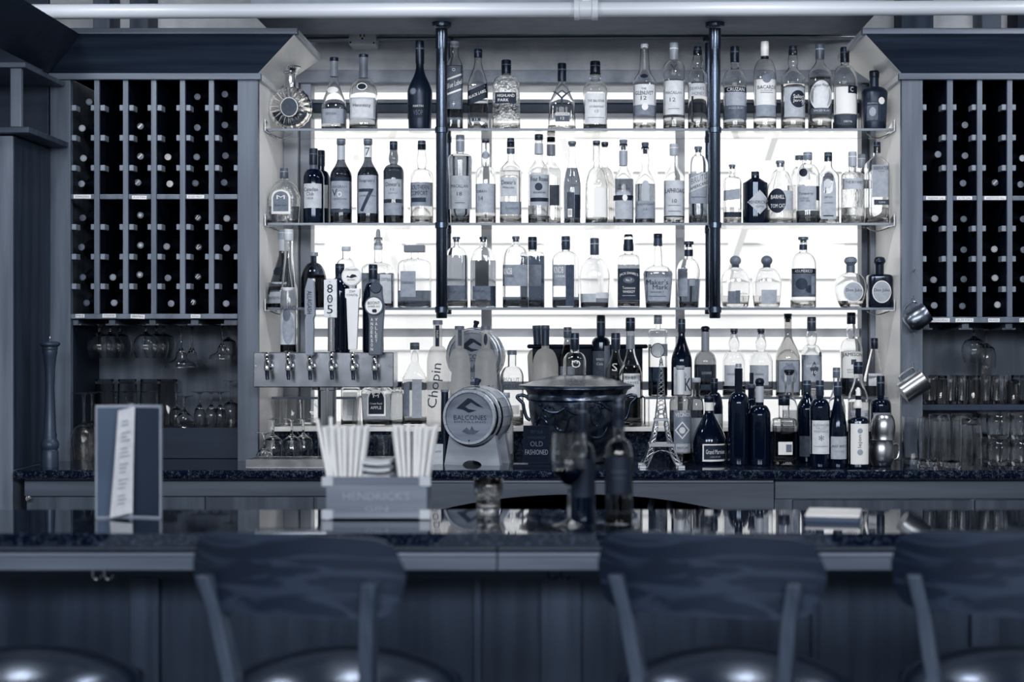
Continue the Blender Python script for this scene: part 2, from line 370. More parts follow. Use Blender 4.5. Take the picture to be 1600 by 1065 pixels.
# tall unit at the far left with an open box shelf above
e = at_base('tall_cupboard', (-2.0, 5.3, 0), 'tall plain cupboard at the far left edge with an open shelf on top', 'cupboard')
box('body', -2.4, PX(20, 5.09), 5.09, YB, 0, PZ(212, 5.09), mat('wood', .37, .45), e)
box('side_shade_skin', PX(20, 5.09)-.001, PX(20, 5.09)+.003, 5.092, 5.44, ZC+.0, PZ(213, 5.09), mat('wood', .2, .5), e)  # darker copy of the body wood, shade of the side face painted in
box('shelf_board', -2.4, PX(45, 5.05), 5.05, 5.44, PZ(207, 5.05), PZ(198, 5.05), mat('wood', .26, .5, grain='x'), e)
box('shelf_post', PX(16, 5.07), PX(33, 5.07), 5.07, 5.09, PZ(198, 5.07), PZ(105, 5.07), mat('wood', .34, .5), e)
box('shelf_board', -2.4, PX(39, 5.05), 5.05, 5.44, PZ(105, 5.05), PZ(97, 5.05), mat('wood', .3, .5, grain='x'), e)
box('shelf_back', -2.4, PX(78, DC)-.002, 5.44, 5.46, PZ(205, DC)-.1, 2.75, WDK, e)
v = [(PX(78, DC), 4.5, ztc), (PX(78, DC), DC, ztc), (PX(78, DC)+.15, DC-.15, PZ(54, 5.3)), (PX(78, DC)+.15, 4.5, PZ(54, 5.3))]
mesh('crown_board', v+[(a-.02, b, c+.012) for a, b, c in v], [(3, 2, 1, 0), (4, 5, 6, 7), (0, 1, 5, 4), (1, 2, 6, 5), (2, 3, 7, 6), (3, 0, 4, 7)], WDK, e)
settle(e)
# paper slips with grower names on the rack rails
def slip(px0, px1, py0, py1, s, tilt=0, nm='left'):
    D = DC-.0012; cx, cz = (PX(px0, D)+PX(px1, D))/2, (PZ(py0, D)+PZ(py1, D))/2; wd = PX(px1, D)-PX(px0, D); ht = PZ(py0, D)-PZ(py1, D)
    e = empty('name_slip', (cx, D, cz)); e.rotation_euler = (0, tilt, 0)
    box('slip', -wd/2, wd/2, 0, .0008, -ht/2, ht/2, paper(.74), e, 0)
    lettering(s, 0, 0, wd*.82, ht*.5, lambda x, z: -.0003, paper(.3), e)
    return e
SL = [(115, 142, 304, 310, 'THOMASGEORGE', 0, 'first slip on the middle rail of the left wine rack'), (206, 229, 305.5, 311, 'JUSTIN', .02, 'second slip on the middle rail of the left wine rack'), (292, 319, 304.5, 310, 'ROSSO PINOT', 0, 'third slip on the middle rail of the left wine rack'),
      (118, 132, 490.5, 496, 'PIKE', 0, 'first slip on the bottom rail of the left wine rack'), (160, 181, 490, 496, 'STAGNORI', 0, 'second slip on the bottom rail of the left wine rack'), (204, 226, 491, 497.5, 'SEBASTIANI', .05, 'third slip on the bottom rail of the left wine rack'), (298, 313, 491, 496.5, 'SAVOLO', 0, 'fourth slip on the bottom rail of the left wine rack'),
      (1447, 1477, 306.5, 312, 'FREEMARK CAB', 0, 'first slip on the middle rail of the right wine rack'), (1495, 1519, 306.5, 312, 'SILVER OAK', 0, 'second slip on the middle rail of the right wine rack'), (1538, 1572, 306.5, 312, 'SHERWOOD HILL', 0, 'third slip on the middle rail of the right wine rack'),
      (1456, 1484, 497, 503, 'CHIODO', 0, 'first slip on the bottom rail of the right wine rack'), (1493, 1521, 497, 503, 'JUSTIN', 0, 'second slip on the bottom rail of the right wine rack'), (1544, 1562, 497, 503, 'PALAZZO', 0, 'third slip on the bottom rail of the right wine rack'), (1593, 1610, 497, 503, 'MA', 0, 'slip cut by the right edge on the right rack bottom rail')]
for a, b, c, d, s, t, w_ in SL: tag(slip(a, b, c, d, s, t), 'small white paper name '+w_, 'label slip', 'name slips on the wine racks')
# bottles lying in the racks
def rack_bottle(px, py, g, cap, where, group, tilt=0):
    D = DC+.09; e = empty('wine_bottle', (PX(px, D), D, PZ(py, D)), 'wine bottle lying end-on '+where, 'bottle', group)
    r = S(5.3, D)
    v, f = lathe([(r*.55, 0), (r*.93, .0006), (r, .002), (r, .007)], 20); 
    def turn(v): return [(x, z, -y) for x, y, z in v]
    mesh('capsule', turn(v), f, mat('plastic', g+.06, .45), e, smooth=True)
    v, f = lathe([(r*.95, .006), (r*.95, .09), (.025, .12), (.0365, .14), (.037, .29), (.034, .295)], 20)
    mesh('body', [(x, y_+0, z_) for x, y_, z_ in turn(v)], f, mat('plastic', .0, .7), e, smooth=True)  # near-black neck and body carry the shade inside the rack
    if cap == 'stripe':
        for dz in (-.45, .15):
            box('cap_stripe', -r*.62, r*.62, -.0012, 0, r*dz, r*(dz+.32), paper(.9), e, 0, rot=(0, random.uniform(-1.2, -.3), 0))
    elif cap == 'dot': mesh('cap_disc', *[turn(lathe([(r*.5, -.001), (r*.5, .0005)], 14)[0]), lathe([(r*.5, -.001), (r*.5, .0005)], 14)[1]], paper(.85), e)
    elif cap == 'bar': box('cap_stripe', -r*.8, r*.8, -.0012, 0, -r*.2, r*.3, paper(.8), e, 0, rot=(0, -.8, 0))
    elif cap == 'ring': mesh('cap_disc', turn(lathe([(r*.6, -.001), (r*.6, .0005)], 14)[0]), lathe([(r*.6, -.001), (r*.6, .0005)], 14)[1], paper(min(1, g+.12)), e)
    return e
LB = [[(139, 159, .3, 'ring'), (128, 200, .5, 'ring'), (130, 247, .45, 'ring'), (127, 287, .42, ''), (129, 340, .28, ''), (127, 386, .3, ''), (129, 433, .24, 'ring'), (135, 473, .22, 'ring')],
      [(176, 433, .42, 'ring'), (178, 473, .42, 'ring')],
      [(219, 197, .3, 'bar'), (219, 244, .35, 'bar'), (215, 285, .4, 'bar'), (219, 336, .35, 'dot'), (219, 383, .38, 'dot'), (218, 429, .36, 'dot')],
      [(262, 245, .8, ''), (265, 287, .75, ''), (260, 385, .48, 'ring'), (262, 434, .42, ''), (267, 474, .42, '')],
      [(308, 151, .3, 'ring'), (308, 199, .35, ''), (307, 245, .38, 'ring'), (305, 286, .3, 'ring'), (309, 340, .2, 'stripe'), (310, 386, .2, 'stripe'), (309, 432, .2, 'stripe'), (301, 472, .2, 'stripe')],
      [(351, 147, .3, ''), (351, 195, .3, ''), (352, 243, .28, ''), (350, 285, .28, ''), (354, 341, .5, 'ring'), (354, 387, .48, ''), (353, 474, .44, 'ring')]]
RB = [[(1466, 241, .46, ''), (1461, 341, .5, ''), (1459, 437, .42, 'ring'), (1460, 477, .44, '')],
      [(1508, 195, .42, ''), (1508, 243, .42, ''), (1505, 286, .4, ''), (1506, 342, .32, 'ring'), (1506, 390, .3, ''), (1506, 436, .28, ''), (1504, 478, .3, 'ring')],
      [(1555, 285, .34, 'bar'), (1554, 389, .6, 'ring'), (1555, 434, .58, 'ring'), (1559, 476, .62, 'ring')],
      [(1598, 247, .55, ''), (1595, 288, .36, ''), (1599, 342, .35, ''), (1599, 436, .35, ''), (1600, 390, .35, '')]]
for side, data in (('left', LB), ('right', RB)):
    for ci, colm in enumerate(data):
        for ri, (px, py, g, cap) in enumerate(sorted(colm, key=lambda q: q[1])):
            rack_bottle(px, py, g, cap, f'in the {side} wine rack, {ORD[ci]} column, {ORD[ri]} from top', f'wine bottles in the {side} rack')
# ---- back counter and its cabinets
ct = tag(box('granite_worktop', -1.785, 2.2, 5.06, 5.96, ZC-.03, ZC, GR, None, .01), 'dark speckled granite back counter top under all the bottles', 'counter top')
y0 = 5.1; zt = ZC-.03
e = at_base('base_cabinet', (-1.2, 5.4, 0), 'dark wood base cabinet under the left end of the back counter', 'cabinet')
x0, x1 = PX(38, 5.1), PX(662, 5.1)
box('body', x0, x1, 5.12, 5.9, 0, zt, W1, e); 
for a, b in ((42, 180), (184, 320), (324, 490), (494, 658)): pbox('door', a, b, 776, 1150, 5.105, .015, mat('wood', .3, .45), e)
pbox('top_rail', 38, 662, 744, 775, 5.108, .012, mat('wood', .31, .45, grain='x'), e)
v, f = lathe([(.004, 0), (.004, .012), (.009, .016), (.009, .02), (.004, .024)], 14); mesh('knob', v, f, mat('metal', .9, .2, 1), e, True, loc=(PX(47, 5.1), 5.103, PZ(778, 5.1)), rot=(pi/2, 0, 0))
settle(e)
e = at_base('base_cabinet', (.05, 5.4, 0), 'open dark wood base cabinet with an arched valance under the barrels', 'cabinet')
x0, x1 = PX(664, 5.1), PX(1209, 5.1)
box('side_panel', x0, x0+.02, 5.12, 5.9, 0, zt, W1, e); box('side_panel', x1-.02, x1, 5.12, 5.9, 0, zt, W1, e); box('back_panel', x0+.02, x1-.02, 5.85, 5.88, 0, zt, INT, e)
box('floor_board', x0+.02, x1-.02, 5.12, 5.85, .05, .08, INT, e); box('top_board', x0+.02, x1-.02, 5.12, 5.85, zt-.02, zt, INT, e)
pbox('top_rail', 664, 1209, 745, 754, 5.09, .03, mat('wood', .38, .45, grain='x'), e)
# arched valance
n = 32; V = []; Fc = []
for i in range(n+1):
    px = 664+(1209-664)*i/n; u = abs((px-905)/ (905-680)); zb_ = 772+ 26*min(1.0, max(0, u))**2.2+ (0 if u < 1 else (u-1)*12)
    for yy in (5.1, 5.12):
        V += [(PX(px, 5.1), yy, PZ(754, 5.1)), (PX(px, 5.1), yy, PZ(zb_, 5.1))]
for i in range(n):
    a = i*4; b = a+4; Fc += [(a, a+1, b+1, b), (a+2, b+2, b+3, a+3), (a, b, b+2, a+2), (a+1, a+3, b+3, b+1)]
mesh('valance', V, Fc+[(0, 2, 3, 1), (n*4, n*4+1, n*4+3, n*4+2)], mat('wood', .29, .45, grain='x'), e)
for px, dx in ((1008, 14), (1046, 0), (1096, 0), (868, 60)):
    vv, ff = bar((PX(px, 5.3), 5.3, PZ(830, 5.3)), (PX(px+dx, 5.3), 5.3, PZ(765, 5.3)), .014); mesh('slat', vv, ff, mat('wood', .3, .5), e)
settle(e)
e = at_base('base_cabinet', (1.4, 5.4, 0), 'dark wood base cabinet under the right end of the back counter', 'cabinet')
box('body', PX(1211, 5.1), 2.2, 5.12, 5.9, 0, zt, W1, e); pbox('top_rail', 1211, 1900, 746, 779, 5.11, .01, mat('wood', .31, .45, grain='x'), e)
for a, b in ((1239, 1518), (1524, 1800)): pbox('door', a, b, 781, 1150, 5.102, .018, mat('wood', .28, .45), e)
settle(e)
# ---- front bar
tag(box('granite_worktop', -2.3, 2.3, 3.277, 3.733, ZB-.026, ZB, GRT, None, 0), 'long polished dark granite top of the front bar mirroring the window', 'bar top')
e = at_base('bar_counter', (0, 3.65, 0), 'dark wood panelled front of the bar below the granite top', 'bar')
zb = ZB-.026
for px0, px1 in ((-400, 776), (777.5, 2000)):
    D = 3.3
    pbox('moulding', px0, px1, 850, 858, D, .25, mat('wood', .4, .4, grain='x'), e); pbox('moulding', px0, px1, 858, 864, D+.012, .23, mat('wood', .16, .4, grain='x'), e)  # second strip is dark to paint the shadow gap below the first
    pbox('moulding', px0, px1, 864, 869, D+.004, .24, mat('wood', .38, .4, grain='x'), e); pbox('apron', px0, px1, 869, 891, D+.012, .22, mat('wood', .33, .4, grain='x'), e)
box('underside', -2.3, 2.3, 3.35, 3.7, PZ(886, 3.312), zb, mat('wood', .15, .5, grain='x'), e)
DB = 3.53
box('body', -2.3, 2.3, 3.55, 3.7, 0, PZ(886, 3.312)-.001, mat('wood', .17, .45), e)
for a, b in ((-330, -268), (203, 248), (740, 752), (845, 908), (1268, 1280), (1518, 1562)): pbox('stile', a, b, 902, 1250, DB, .02, mat('wood', .2, .45), e)
pbox('frieze', -460, 2350, 886, 905, DB+.002, .02, mat('wood', .19, .45, grain='x'), e)
settle(e)
for i, px in enumerate((145, 163, 857, 877)):
    D = 3.4; pts = [(PX(px, D)+.012*sin(t*pi/6), D, PZ(897, D)-.006-.014*(1-cos(t*pi/6))*.5) for t in range(-5, 6)]
    pts = [(PX(px, D), D, PZ(890, D))]+[(PX(px, D)+.0+.009*(1-cos(t*pi/8)), D, PZ(898, D)-.009*sin(t*pi/8)) for t in range(0, 9)]
    v, f = tube(pts, .0022, 6); o = mesh('purse_hook', v, f, mat('metal', .12 if px > 500 else .6, .3, 1), None, True)
    tag(o, ('small steel' if px < 500 else 'small black')+' purse hook under the bar, '+ORD[i]+' from left', 'hook', 'hooks under the bar')
# ---- overhead pipe, poles, conduit, socket
e = at_base('overhead_pipe', (0, 5.2, PZ(15, 5.2)), 'white plastic pipe running across the top above the window', 'pipe')
zL, zR = PZ(18.6, 5.2), PZ(11.8, 5.2); r = S(11.6, 5.2); xa, xb = -2.2, 2.0
PVC = mat('plastic', .6, .35)
def zp(x): return zL+(zR-zL)*(x-PX(0, 5.2))/(PX(1600, 5.2)-PX(0, 5.2))
v, f = tube([(xa, 5.2, zp(xa)), (xb, 5.2, zp(xb))], r, 24); mesh('pipe_run', v, f, PVC, e, True)
c0, c1 = PX(897, 5.2), PX(934, 5.2); k = c1-c0
v, f = tube([(c0+k*t, 5.2, zp(c0+k*t)) for t in (0, .001, .2, .22, .74, .76, .999, 1)], [r, r*1.42, r*1.42, r*1.3, r*1.3, r*1.45, r*1.45, r], 24); mesh('coupling', v, f, PVC, e, True)
v, f = lathe([(r*.9, 0), (r*.9, .05), (r*.6, .06)], 16, (0, 0, 0)); mesh('cleanout_plug', v, f, PVC, e, True, loc=((c0+c1)/2, 5.2, zp(c0)+r*.8))
settle(e)
POLE = mat('metal', .34, .26, 1, stretch=(6, 6, .2))
for side, px in (('left', 690), ('right', 1117)):
    x = PX(px, 5.54)
    for yy, rr, y0_, y1_, w_ in ((5.54, S(8.7, 5.54), 497, 33, 'front'), (5.81, S(5, 5.81), 487, 54, 'rear')):
        zb_, zt_ = PZ(y0_, yy), H+1.095
        e = empty('shelf_pole', (x, yy, zb_), f'{w_} dark steel pole of the {side} pair carrying the glass shelves', 'pole', 'shelf poles')
        v, f = lathe([(rr*.9, 0), (rr, .003), (rr, zt_-zb_-.02)], 24); mesh('tube', v, f, POLE, e, True)
        v, f = lathe([(rr*1.08, zt_-zb_-.09), (rr*1.08, zt_-zb_-.02)], 24); mesh('collar', v, f, POLE, e, True)
        v, f = lathe([(rr*1.7, zt_-zb_-.014), (rr*1.75, zt_-zb_-.004), (rr*1.75, zt_-zb_)], 24); mesh('flange', v, f, POLE, e, True)
        for py in (204.5, 351.5, 482):
            zz = PZ(py, 5.6)-zb_
            v, f = lathe([(rr*1.05, zz-.016), (rr*1.18, zz-.014), (rr*1.18, zz+.004), (rr*1.05, zz+.006)], 24); mesh('shelf_clamp', v, f, POLE, e, True)
D = 5.93
v, f = tube([(PX(478, D), D, PZ(62, D)), (PX(546, D), D, PZ(61, D))], S(4, D), 12); tag(mesh('conduit', v, f, mat('metal', .6, .3, .8), None, True), 'short grey conduit running left from the wall socket box', 'conduit')
v, f = tube([(PX(588, D), D, PZ(61, D)), (PX(1350, D), D, PZ(57, D))], S(3.4, D), 12); tag(mesh('conduit', v, f, mat('metal', .6, .3, .8), None, True), 'long grey conduit running right from the wall socket box', 'conduit')
v, f = tube([(PX(730, D-.01), D-.015, PZ(53, D)), (PX(1380, D), D-.015, PZ(49, D))], S(1.6, D), 8); tag(mesh('cable', v, f, mat('plastic', .1, .5), None, True), 'thin black cable running above the conduit on the wall', 'cable')
e = at_base('socket_box', (PX(566, D), D, PZ(70, D)), 'pale wall socket box above the top shelf beside the conduit', 'socket')
pbox('box_body', 545, 587, 46, 70, D-.03, .1, mat('paint', .72, .5), e, .004)
v, f = lathe([(S(6.5, D), 0), (S(6.5, D), .003)], 20); mesh('socket_face', v, f, mat('plastic', .8, .4), e, True, loc=(PX(566, D), D-.03, PZ(57, D)), rot=(pi/2, 0, 0))
for px, py, a, b in ((563, 55, 1, 3), (569, 55, 1, 3), (566, 60, 1.5, 1.5)): pbox('slot', px-a, px+a, py-b/1.2, py+b/1.2, D-.0342, .003, mat('plastic', .03, .5), e, 0)
for px, py in ((547.5, 66), (584, 67)): pbox('screw', px-1.2, px+1.2, py-1.2, py+1.2, D-.0325, .004, mat('metal', .1, .4, 1), e, .0003)
settle(e)
# ---- glass shelves
Z1, Z2, Z3, Z4 = PZ(203.5, 5.62), PZ(349.5, 5.62), PZ(480.5, 5.62), PZ(618.5, 5.72)
SHG = mat('glass', .93); SHE = mat('plastic', .36, .25)
for z, w_ in ((Z1, 'top'), (Z2, 'middle'), (Z3, 'lowest long')):
    e = empty('glass_shelf', (0, 5.68, z), f'{w_} glass shelf across the bright window full of bottles', 'shelf')
    box('shelf_glass', XL+.01, XR-.006, -.113, .108, -.0085, -.0005, SHG, e, 0)
    box('shelf_edge', XL+.01, XR-.006, -.115, -.1132, -.0088, -.0003, SHE, e, .0006); box('shelf_edge', XL+.01, XR-.006, .1082, .11, -.0068, -.002, SHE, e, .0004)
    for sx, s in ((XL+.004, 1), (XR-.004, -1)):
        v = [(sx, -.135, .028), (sx, -.135, -.012), (sx+s*.0, .09, -.012)]
        mesh('shelf_bracket', [(a, b, c) for a, b, c in v]+[(a+s*.004, b, c) for a, b, c in v], [(0, 1, 2), (5, 4, 3), (0, 3, 4, 1), (1, 4, 5, 2), (2, 5, 3, 0)], mat('metal', .75, .25, 1), e)
        pts = [(sx+s*(.005+.08*t), -.06+.1*t*(1-t), -.012-.012*sin(pi*t)) for t in [k/10 for k in range(11)]]
        v, f = tube(pts, .0018, 6); mesh('bracket_wire', v, f, mat('metal', .7, .2, 1), e, True)
for a, b, w_ in ((1006, 1398, 'right low glass riser shelf above the sill under eight bottles'), (408, 560, 'left low glass riser shelf behind the beer tower')):
    e = empty('glass_shelf', (PX((a+b)/2, 5.72), 5.76, Z4), w_, 'shelf')
    x0, x1 = PX(a, 5.72)-e.location.x, PX(b, 5.72)-e.location.x
    if a > 1000: x1 = XR-.006-e.location.x
    else: x0 = XL+.006-e.location.x
    box('shelf_glass', x0, x1, -.098, .1, -.0085, -.0005, SHG, e, 0); box('shelf_edge', x0, x1, -.1, -.0982, -.0088, -.0003, SHE, e, .0006)
    for xx in (x0+.004, x1-.02): box('riser_block', xx, xx+.016, -.06, .06, ZS-Z4, -.009, mat('glass', 1), e, .001)
# ---------------------------------------------------------------- bottles
def sring(a, b, n, z, seg):
    P = []
    for j in range(seg):
        t = 2*pi*(j+.5)/seg; c, s = cos(t), sin(t); k = 2/n
        P.append((a*math.copysign(abs(c)**k, c), b*math.copysign(abs(s)**k, s), z))
    return P
SHF = {'o': lambda u: sqrt(max(0, 1-u*u))*.85+(1-u)*.15, 's': lambda u: (1+cos(pi*u))/2, 'l': lambda u: 1-u, 'c': lambda u: (1-u)**1.7,
       'q': lambda u: sqrt(max(0, 1-u**4))*.97+(1-u)*.03, 'p': lambda u: ((1+cos(pi*u))/2)**.65}
ROWS = {'1': (5.62, Z1, 'top glass shelf'), '2': (5.62, Z2, 'middle glass shelf'), '3': (5.62, Z3, 'lowest glass shelf'),
        '1b': (5.72, Z1, 'top glass shelf'), '2b': (5.725, Z2, 'middle glass shelf'), '3b': (5.72, Z3, 'lowest glass shelf'),
        's': (5.8, ZS, 'window sill'), 't': (5.73, Z4, 'low glass riser'), 'c': (5.27, ZC, 'back counter'), 'f': (5.17, ZC, 'back counter'), 'm': (5.4, ZC, 'back counter'), 'b': (5.52, ZC, 'back counter')}
BOT = []      # rows are gathered first so that each one knows its place on its shelf
def B(row, cx, hw, sh, nk, cap, top, desc, **o):
    BOT.append((row, cx, hw, sh, nk, cap, top, desc, o))
def make_bottle(row, cx, hw, sh, nk, cap, top, desc, o, label, name='liquor_bottle', cat='bottle'):
    D, z0, place = ROWS[row] if isinstance(row, str) else row
    D = o.get('D', D)
    k = D/F; base = HY+(H-z0)/k                       # pixel row of the base
    X0 = PX(cx, D); e = empty(name, (X0, D, z0), label, cat, o.get('group', f'bottles on the {place}'))
    if o.get('tilt'): e.rotation_euler = (0, o['tilt'], 0)
    A = hw*k; zz = lambda py: (base-py)*k; xx = lambda px: (px-cx)*k
    rn = o.get('rn', 6)*k; n0 = o.get('n', 2); dep = o.get('dep', 1.0 if n0 < 3 else .8)
    dep = min(dep, .052/A) if A*dep > .052 else dep
    zs, zn, zc, zt = zz(sh), zz(nk), zz(cap), zz(top)
    taper = o.get('taper', 0)                          # width lost towards the base
    bulge = o.get('bulge', 0); f = SHF[o.get('sf', 's')]
    prof = []
    for u in (0, .012, .03): prof.append((zs*u*1.0, A*(1-taper)*(.93 if u == 0 else .985 if u == .012 else 1)))
    if o.get('belly'):                                 # round-bodied: (fraction of base radius)
        rb = o['belly']
        prof = [(0, A*rb*.94)]
        for i in range(1, 13):
            u = i/12; prof.append((zs*u, A*(rb+(1-rb)*sin(u*pi/2))))
    else:
        for i in range(1, 7): u = i/6; prof.append((zs*(.03+.97*u), A*(1-taper*(1-u))))
    for i in range(1, 13):
        u = i/12; prof.append((zs+(zn-zs)*u, rn+(A-rn)*f(u)))
    zm = zt-.004 if o.get('cap_r') is None else zt-.004
    neck_top = zc+(zt-zc)*.6
    m_ = 7
    for i in range(1, m_+1):
        u = i/m_; z = zn+(neck_top-zn)*u; r = rn*(1+bulge*sin(pi*min(1, u*1.6)) if u < .625 else 1)
        r *= 1-o.get('ntaper', 0)*u
        prof.append((z, r))
    gl = o.get('g', 'c'); seg = 28 if n0 < 3 else 40
    def geo(r):
        u = max(0, min(1, (r-rn*1.15)/max(1e-6, A-rn*1.15))); return r*(1+(dep-1)*u), 2+(n0-2)*u
    def rings(P, off=0): 
        out = []
        for z, r in P:
            r2 = max(.0015, r-off); b, n = geo(r); out.append(sring(r2, max(.0015, b-off), n, z, seg))
        return out
    def surf(x, z, eps):
        r = prof[-1][1]
        for (z_0, r_0), (z_1, r_1) in zip(prof, prof[1:]):
            if z <= z_1:
                t = 0 if z_1 == z_0 else max(0, (z-z_0)/(z_1-z_0)); r = r_0+(r_1-r_0)*t; break
        b, n = geo(r); q = min(1, abs(x)/r)
        return -(b*(max(0, 1-q**n))**(1/n)+eps)
    if gl == 'c' or gl == 'e' or isinstance(gl, float):
        wl = o.get('wall', .0026)
        outer = rings(prof); inner = rings([p for p in prof[1:]], wl)
        inner = [[(x, y, z+(.006 if i == 0 else 0)) for x, y, z in R] for i, R in enumerate(inner)]
        inner[0] = [(x*.93, y*.93, z) for x, y, z in inner[0]]
        V, Fc = loft(outer+inner[::-1], True, True)
        gm = glass() if gl == 'c' else mat('etched', 1) if gl == 'e' else mat('glass', gl)
        mesh('glass', V, Fc, gm, e, 'all')
        lq = o.get('lq')
        if lq:
            zl = zz(lq[0]); P = [(z, r) for z, r in prof[1:] if z < zl-.002]
            if P:
                t = [r for (z, r) in prof if z >= zl]; r1 = P[-1][1]+(t[0]-P[-1][1])*.5 if t else P[-1][1]
                P.append((zl, r1)); R = rings(P, wl*.5); R[0] = [(x, y, .005) for x, y, z in R[0]]
                V, Fc = loft(R); mesh('liquid', V, Fc, mat('liquid', lq[1]), e, True)
    else:
        V, Fc = loft(rings(prof))
        gm = {'d': mat('plastic', .03, .08), 'm': mat('plastic', .12, .35), 'f': mat('frost', .98), 'o': mat('frost', .97, clear=.2), 'w': mat('frost', 1.0, var=1)}[gl] if isinstance(gl, str) else gl
        mesh('glass', V, Fc, gm, e, True)
    # closure
    ct = o.get('ct', .12); rc = o.get('rc', o.get('rn', 6)+.8)*k; cm = o.get('cm') or mat('plastic', ct, .32)
    style = o.get('cs', 'c'); hc = zt-zc
    if style == 'c': P = [(rc*.97, zc), (rc, zc+hc*.04), (rc, zc+hc*.9), (rc*.93, zt), (rc*.5, zt+.0003)]
    elif style == 'k': P = [(rn*.75, zc-.004), (rn*.78, zc+hc*.35), (rc, zc+hc*.36), (rc, zc+hc*.92), (rc*.9, zt), (.002, zt)]   # T cork
    elif style == 'b': P = [(rn*.8, zc-.006), (rn*.9, zc)]+[(max(.002, rc*sin(pi*(.22+.78*i/10))), zc+hc*(.5-.5*cos(pi*(.22+.78*i/10)))) for i in range(11)]  # ball
    elif style == 'd': P = [(rn*.9, zc-.004), (rn*1.05, zc), (rc*.8, zc+hc*.12), (rc, zc+hc*.3), (rc, zc+hc*.6), (rc*.8, zc+hc*.88), (rc*.4, zt), (.002, zt)]
    elif style == 'p': P = [(rc*.9, zc), (rc, zc+hc*.12), (rc*.55, zc+hc*.4), (rc*.42, zc+hc*.9), (rc*.2, zt)]      # pourer cone
    elif style == 'f': P = [(rc*.55, zc), (rc*.6, zc+hc*.3), (rc*.6, zc+hc*.4), (rc*.95, zc+hc*.75), (rc, zt), (rc*.8, zt+.001)]   # flared
    if style == 'sq':
        cb = box('cap', -rc, rc, -rc*.6, rc*.6, zc, zt, cm, e, .002)
    else:
        V, Fc = lathe(P, 24); cb = mesh('cap', V, Fc, cm, e, True)
        if style == 'c' and hc > .02 and o.get('ring', 1):
            V, Fc = lathe([(rc*1.0, zc+hc*.62), (rc*1.04, zc+hc*.64), (rc*1.04, zc+hc*.67), (rc, zc+hc*.69)], 24, cap0=False, cap1=False); mesh('cap_ring', V, Fc, mat('plastic', min(1, ct+.25), .25), cb, True)
    for y0_, y1_, g in o.get('sl', []):                # sleeves and neck bands following the profile (top px, bottom px, tone)
        za, zb2 = zz(y1_), zz(y0_); P = []
        for i in range(7):
            z = za+(zb2-za)*i/6; P.append((-surf(0, z, .0006), z))
        V, Fc = lathe(P, 24, cap0=False, cap1=False); mesh('neck_sleeve', V, Fc, mat('plastic', g, .35), e, True)
    # labels
    lb = None
    for i, L_ in enumerate(o.get('lab', [])):
        ty = L_[0]; eps = .0005+.00035*i
        if ty in 'ras':
            x0, x1, y0_, y1_, g = L_[1:6]; sl = L_[6]*k/k if len(L_) > 6 else 0
            lim = A*.985; xa, xb = max(-lim, xx(x0)), min(lim, xx(x1)); za, zb2 = zz(y1_), zz(y0_); nx = 12; V = []; Fc = []
            for ix in range(nx+1):
                # denser near the edges of the body
                x = xa+(xb-xa)*ix/nx; hi = zb2
                if ty == 'a': hi = zb2-(zb2-za)*.3*(1-sqrt(max(0, 1-(2*ix/nx-1)**2)))
                off = sl*(x-(xa+xb)/2)
                for iz in range(3):
                    z = za+(hi-za)*iz/2+off; V.append((x, surf(x, z, eps), z))
            for ix in range(nx):
                for iz in range(2): a = ix*3+iz; Fc.append((a, a+3, a+4, a+1))
        else:
            cxp, cyp, rx, ry, g = L_[1:6]; V = [(xx(cxp), surf(xx(cxp), zz(cyp), eps), zz(cyp))]; Fc = []
            m_ = 40 if ty == 'd' else 28; nr = 5 if ty == 'd' else 3
            for q in range(1, nr+1):
                for j in range(m_*1):
                    t = 2*pi*j/m_; dm = 1/(abs(cos(t))+abs(sin(t))) if ty == 'd' else 1; x = xx(cxp)+rx*k*cos(t)*dm*q/nr; z = zz(cyp)+ry*k*sin(t)*dm*q/nr; x = max(-A*.985, min(A*.985, x)); V.append((x, surf(x, z, eps), z))
            for j in range(m_): Fc.append((0, 1+j, 1+(j+1) % m_))
            for q in range(nr-1):
                for j in range(m_): a = 1+q*m_+j; b = 1+q*m_+(j+1) % m_; Fc.append((a, a+m_, b+m_, b))
        lb = mesh('label', V, Fc, paper(g) if g < 2 else mat('metal', g-2, .3, .8), e, 'all')
        if lb and len(o.get('lab', [])) > 1 and ty in 'od': lb.name = 'medallion'
    nl = len(o.get('lab', []))
    for T in o.get('tx', []):
        s, cxp, cyp, wd, ht, g = T[:6]; ex = T[6] if len(T) > 6 else {}
        lettering(s, xx(cxp), zz(cyp), wd*k, ht*k, lambda x, z: surf(x, z, .0009+.00035*nl), paper(g), lb or e, **ex)
    return e
# ---- top shelf (px: centre, half width, shoulder, neck, cap, top)
B('1', 522, 19.5, 172, 118, 96, 90, 'clear teardrop bottle with pale grey neck foil', rn=6, sf='s', ct=.1, sl=[(96, 120, .5)], lq=(172, .75), lab=[('r', 503, 541, 172, 195, .5), ('o', 521, 142, 9, 5, .85)], tx=[('CENTAURE', 520, 180, 18, 4, .3)], n=2.4)
B('1', 568, 22, 150, 122, 90, 85, 'clear sloping bottle with dark oval seal and grey label', rn=6.5, sf='o', ct=.1, sl=[(90, 122, .42)], lq=(158, .7), n=2.6, lab=[('r', 549, 588, 155, 188, .6), ('r', 552, 585, 158, 186, .66), ('o', 568, 138, 8, 6, .95), ('o', 568, 138, 6.6, 4.6, .06)], tx=[('Hennessy', 568, 168, 28, 7, .15)])
B('1', 656, 19.5, 148, 104, 100, 64, 'tall dark smoky bottle with slim neck and round seal', rn=6, sf='s', g='m', ct=.06, taper=.1, lab=[('r', 637, 667, 165, 186, .05), ('o', 647, 145, 6, 6, .25), ('o', 647, 145, 4.6, 4.6, .4)], tx=[('MARTIN', 655, 168, 16, 3.5, .75), ('VSOP', 655, 178, 15, 8, .35)])
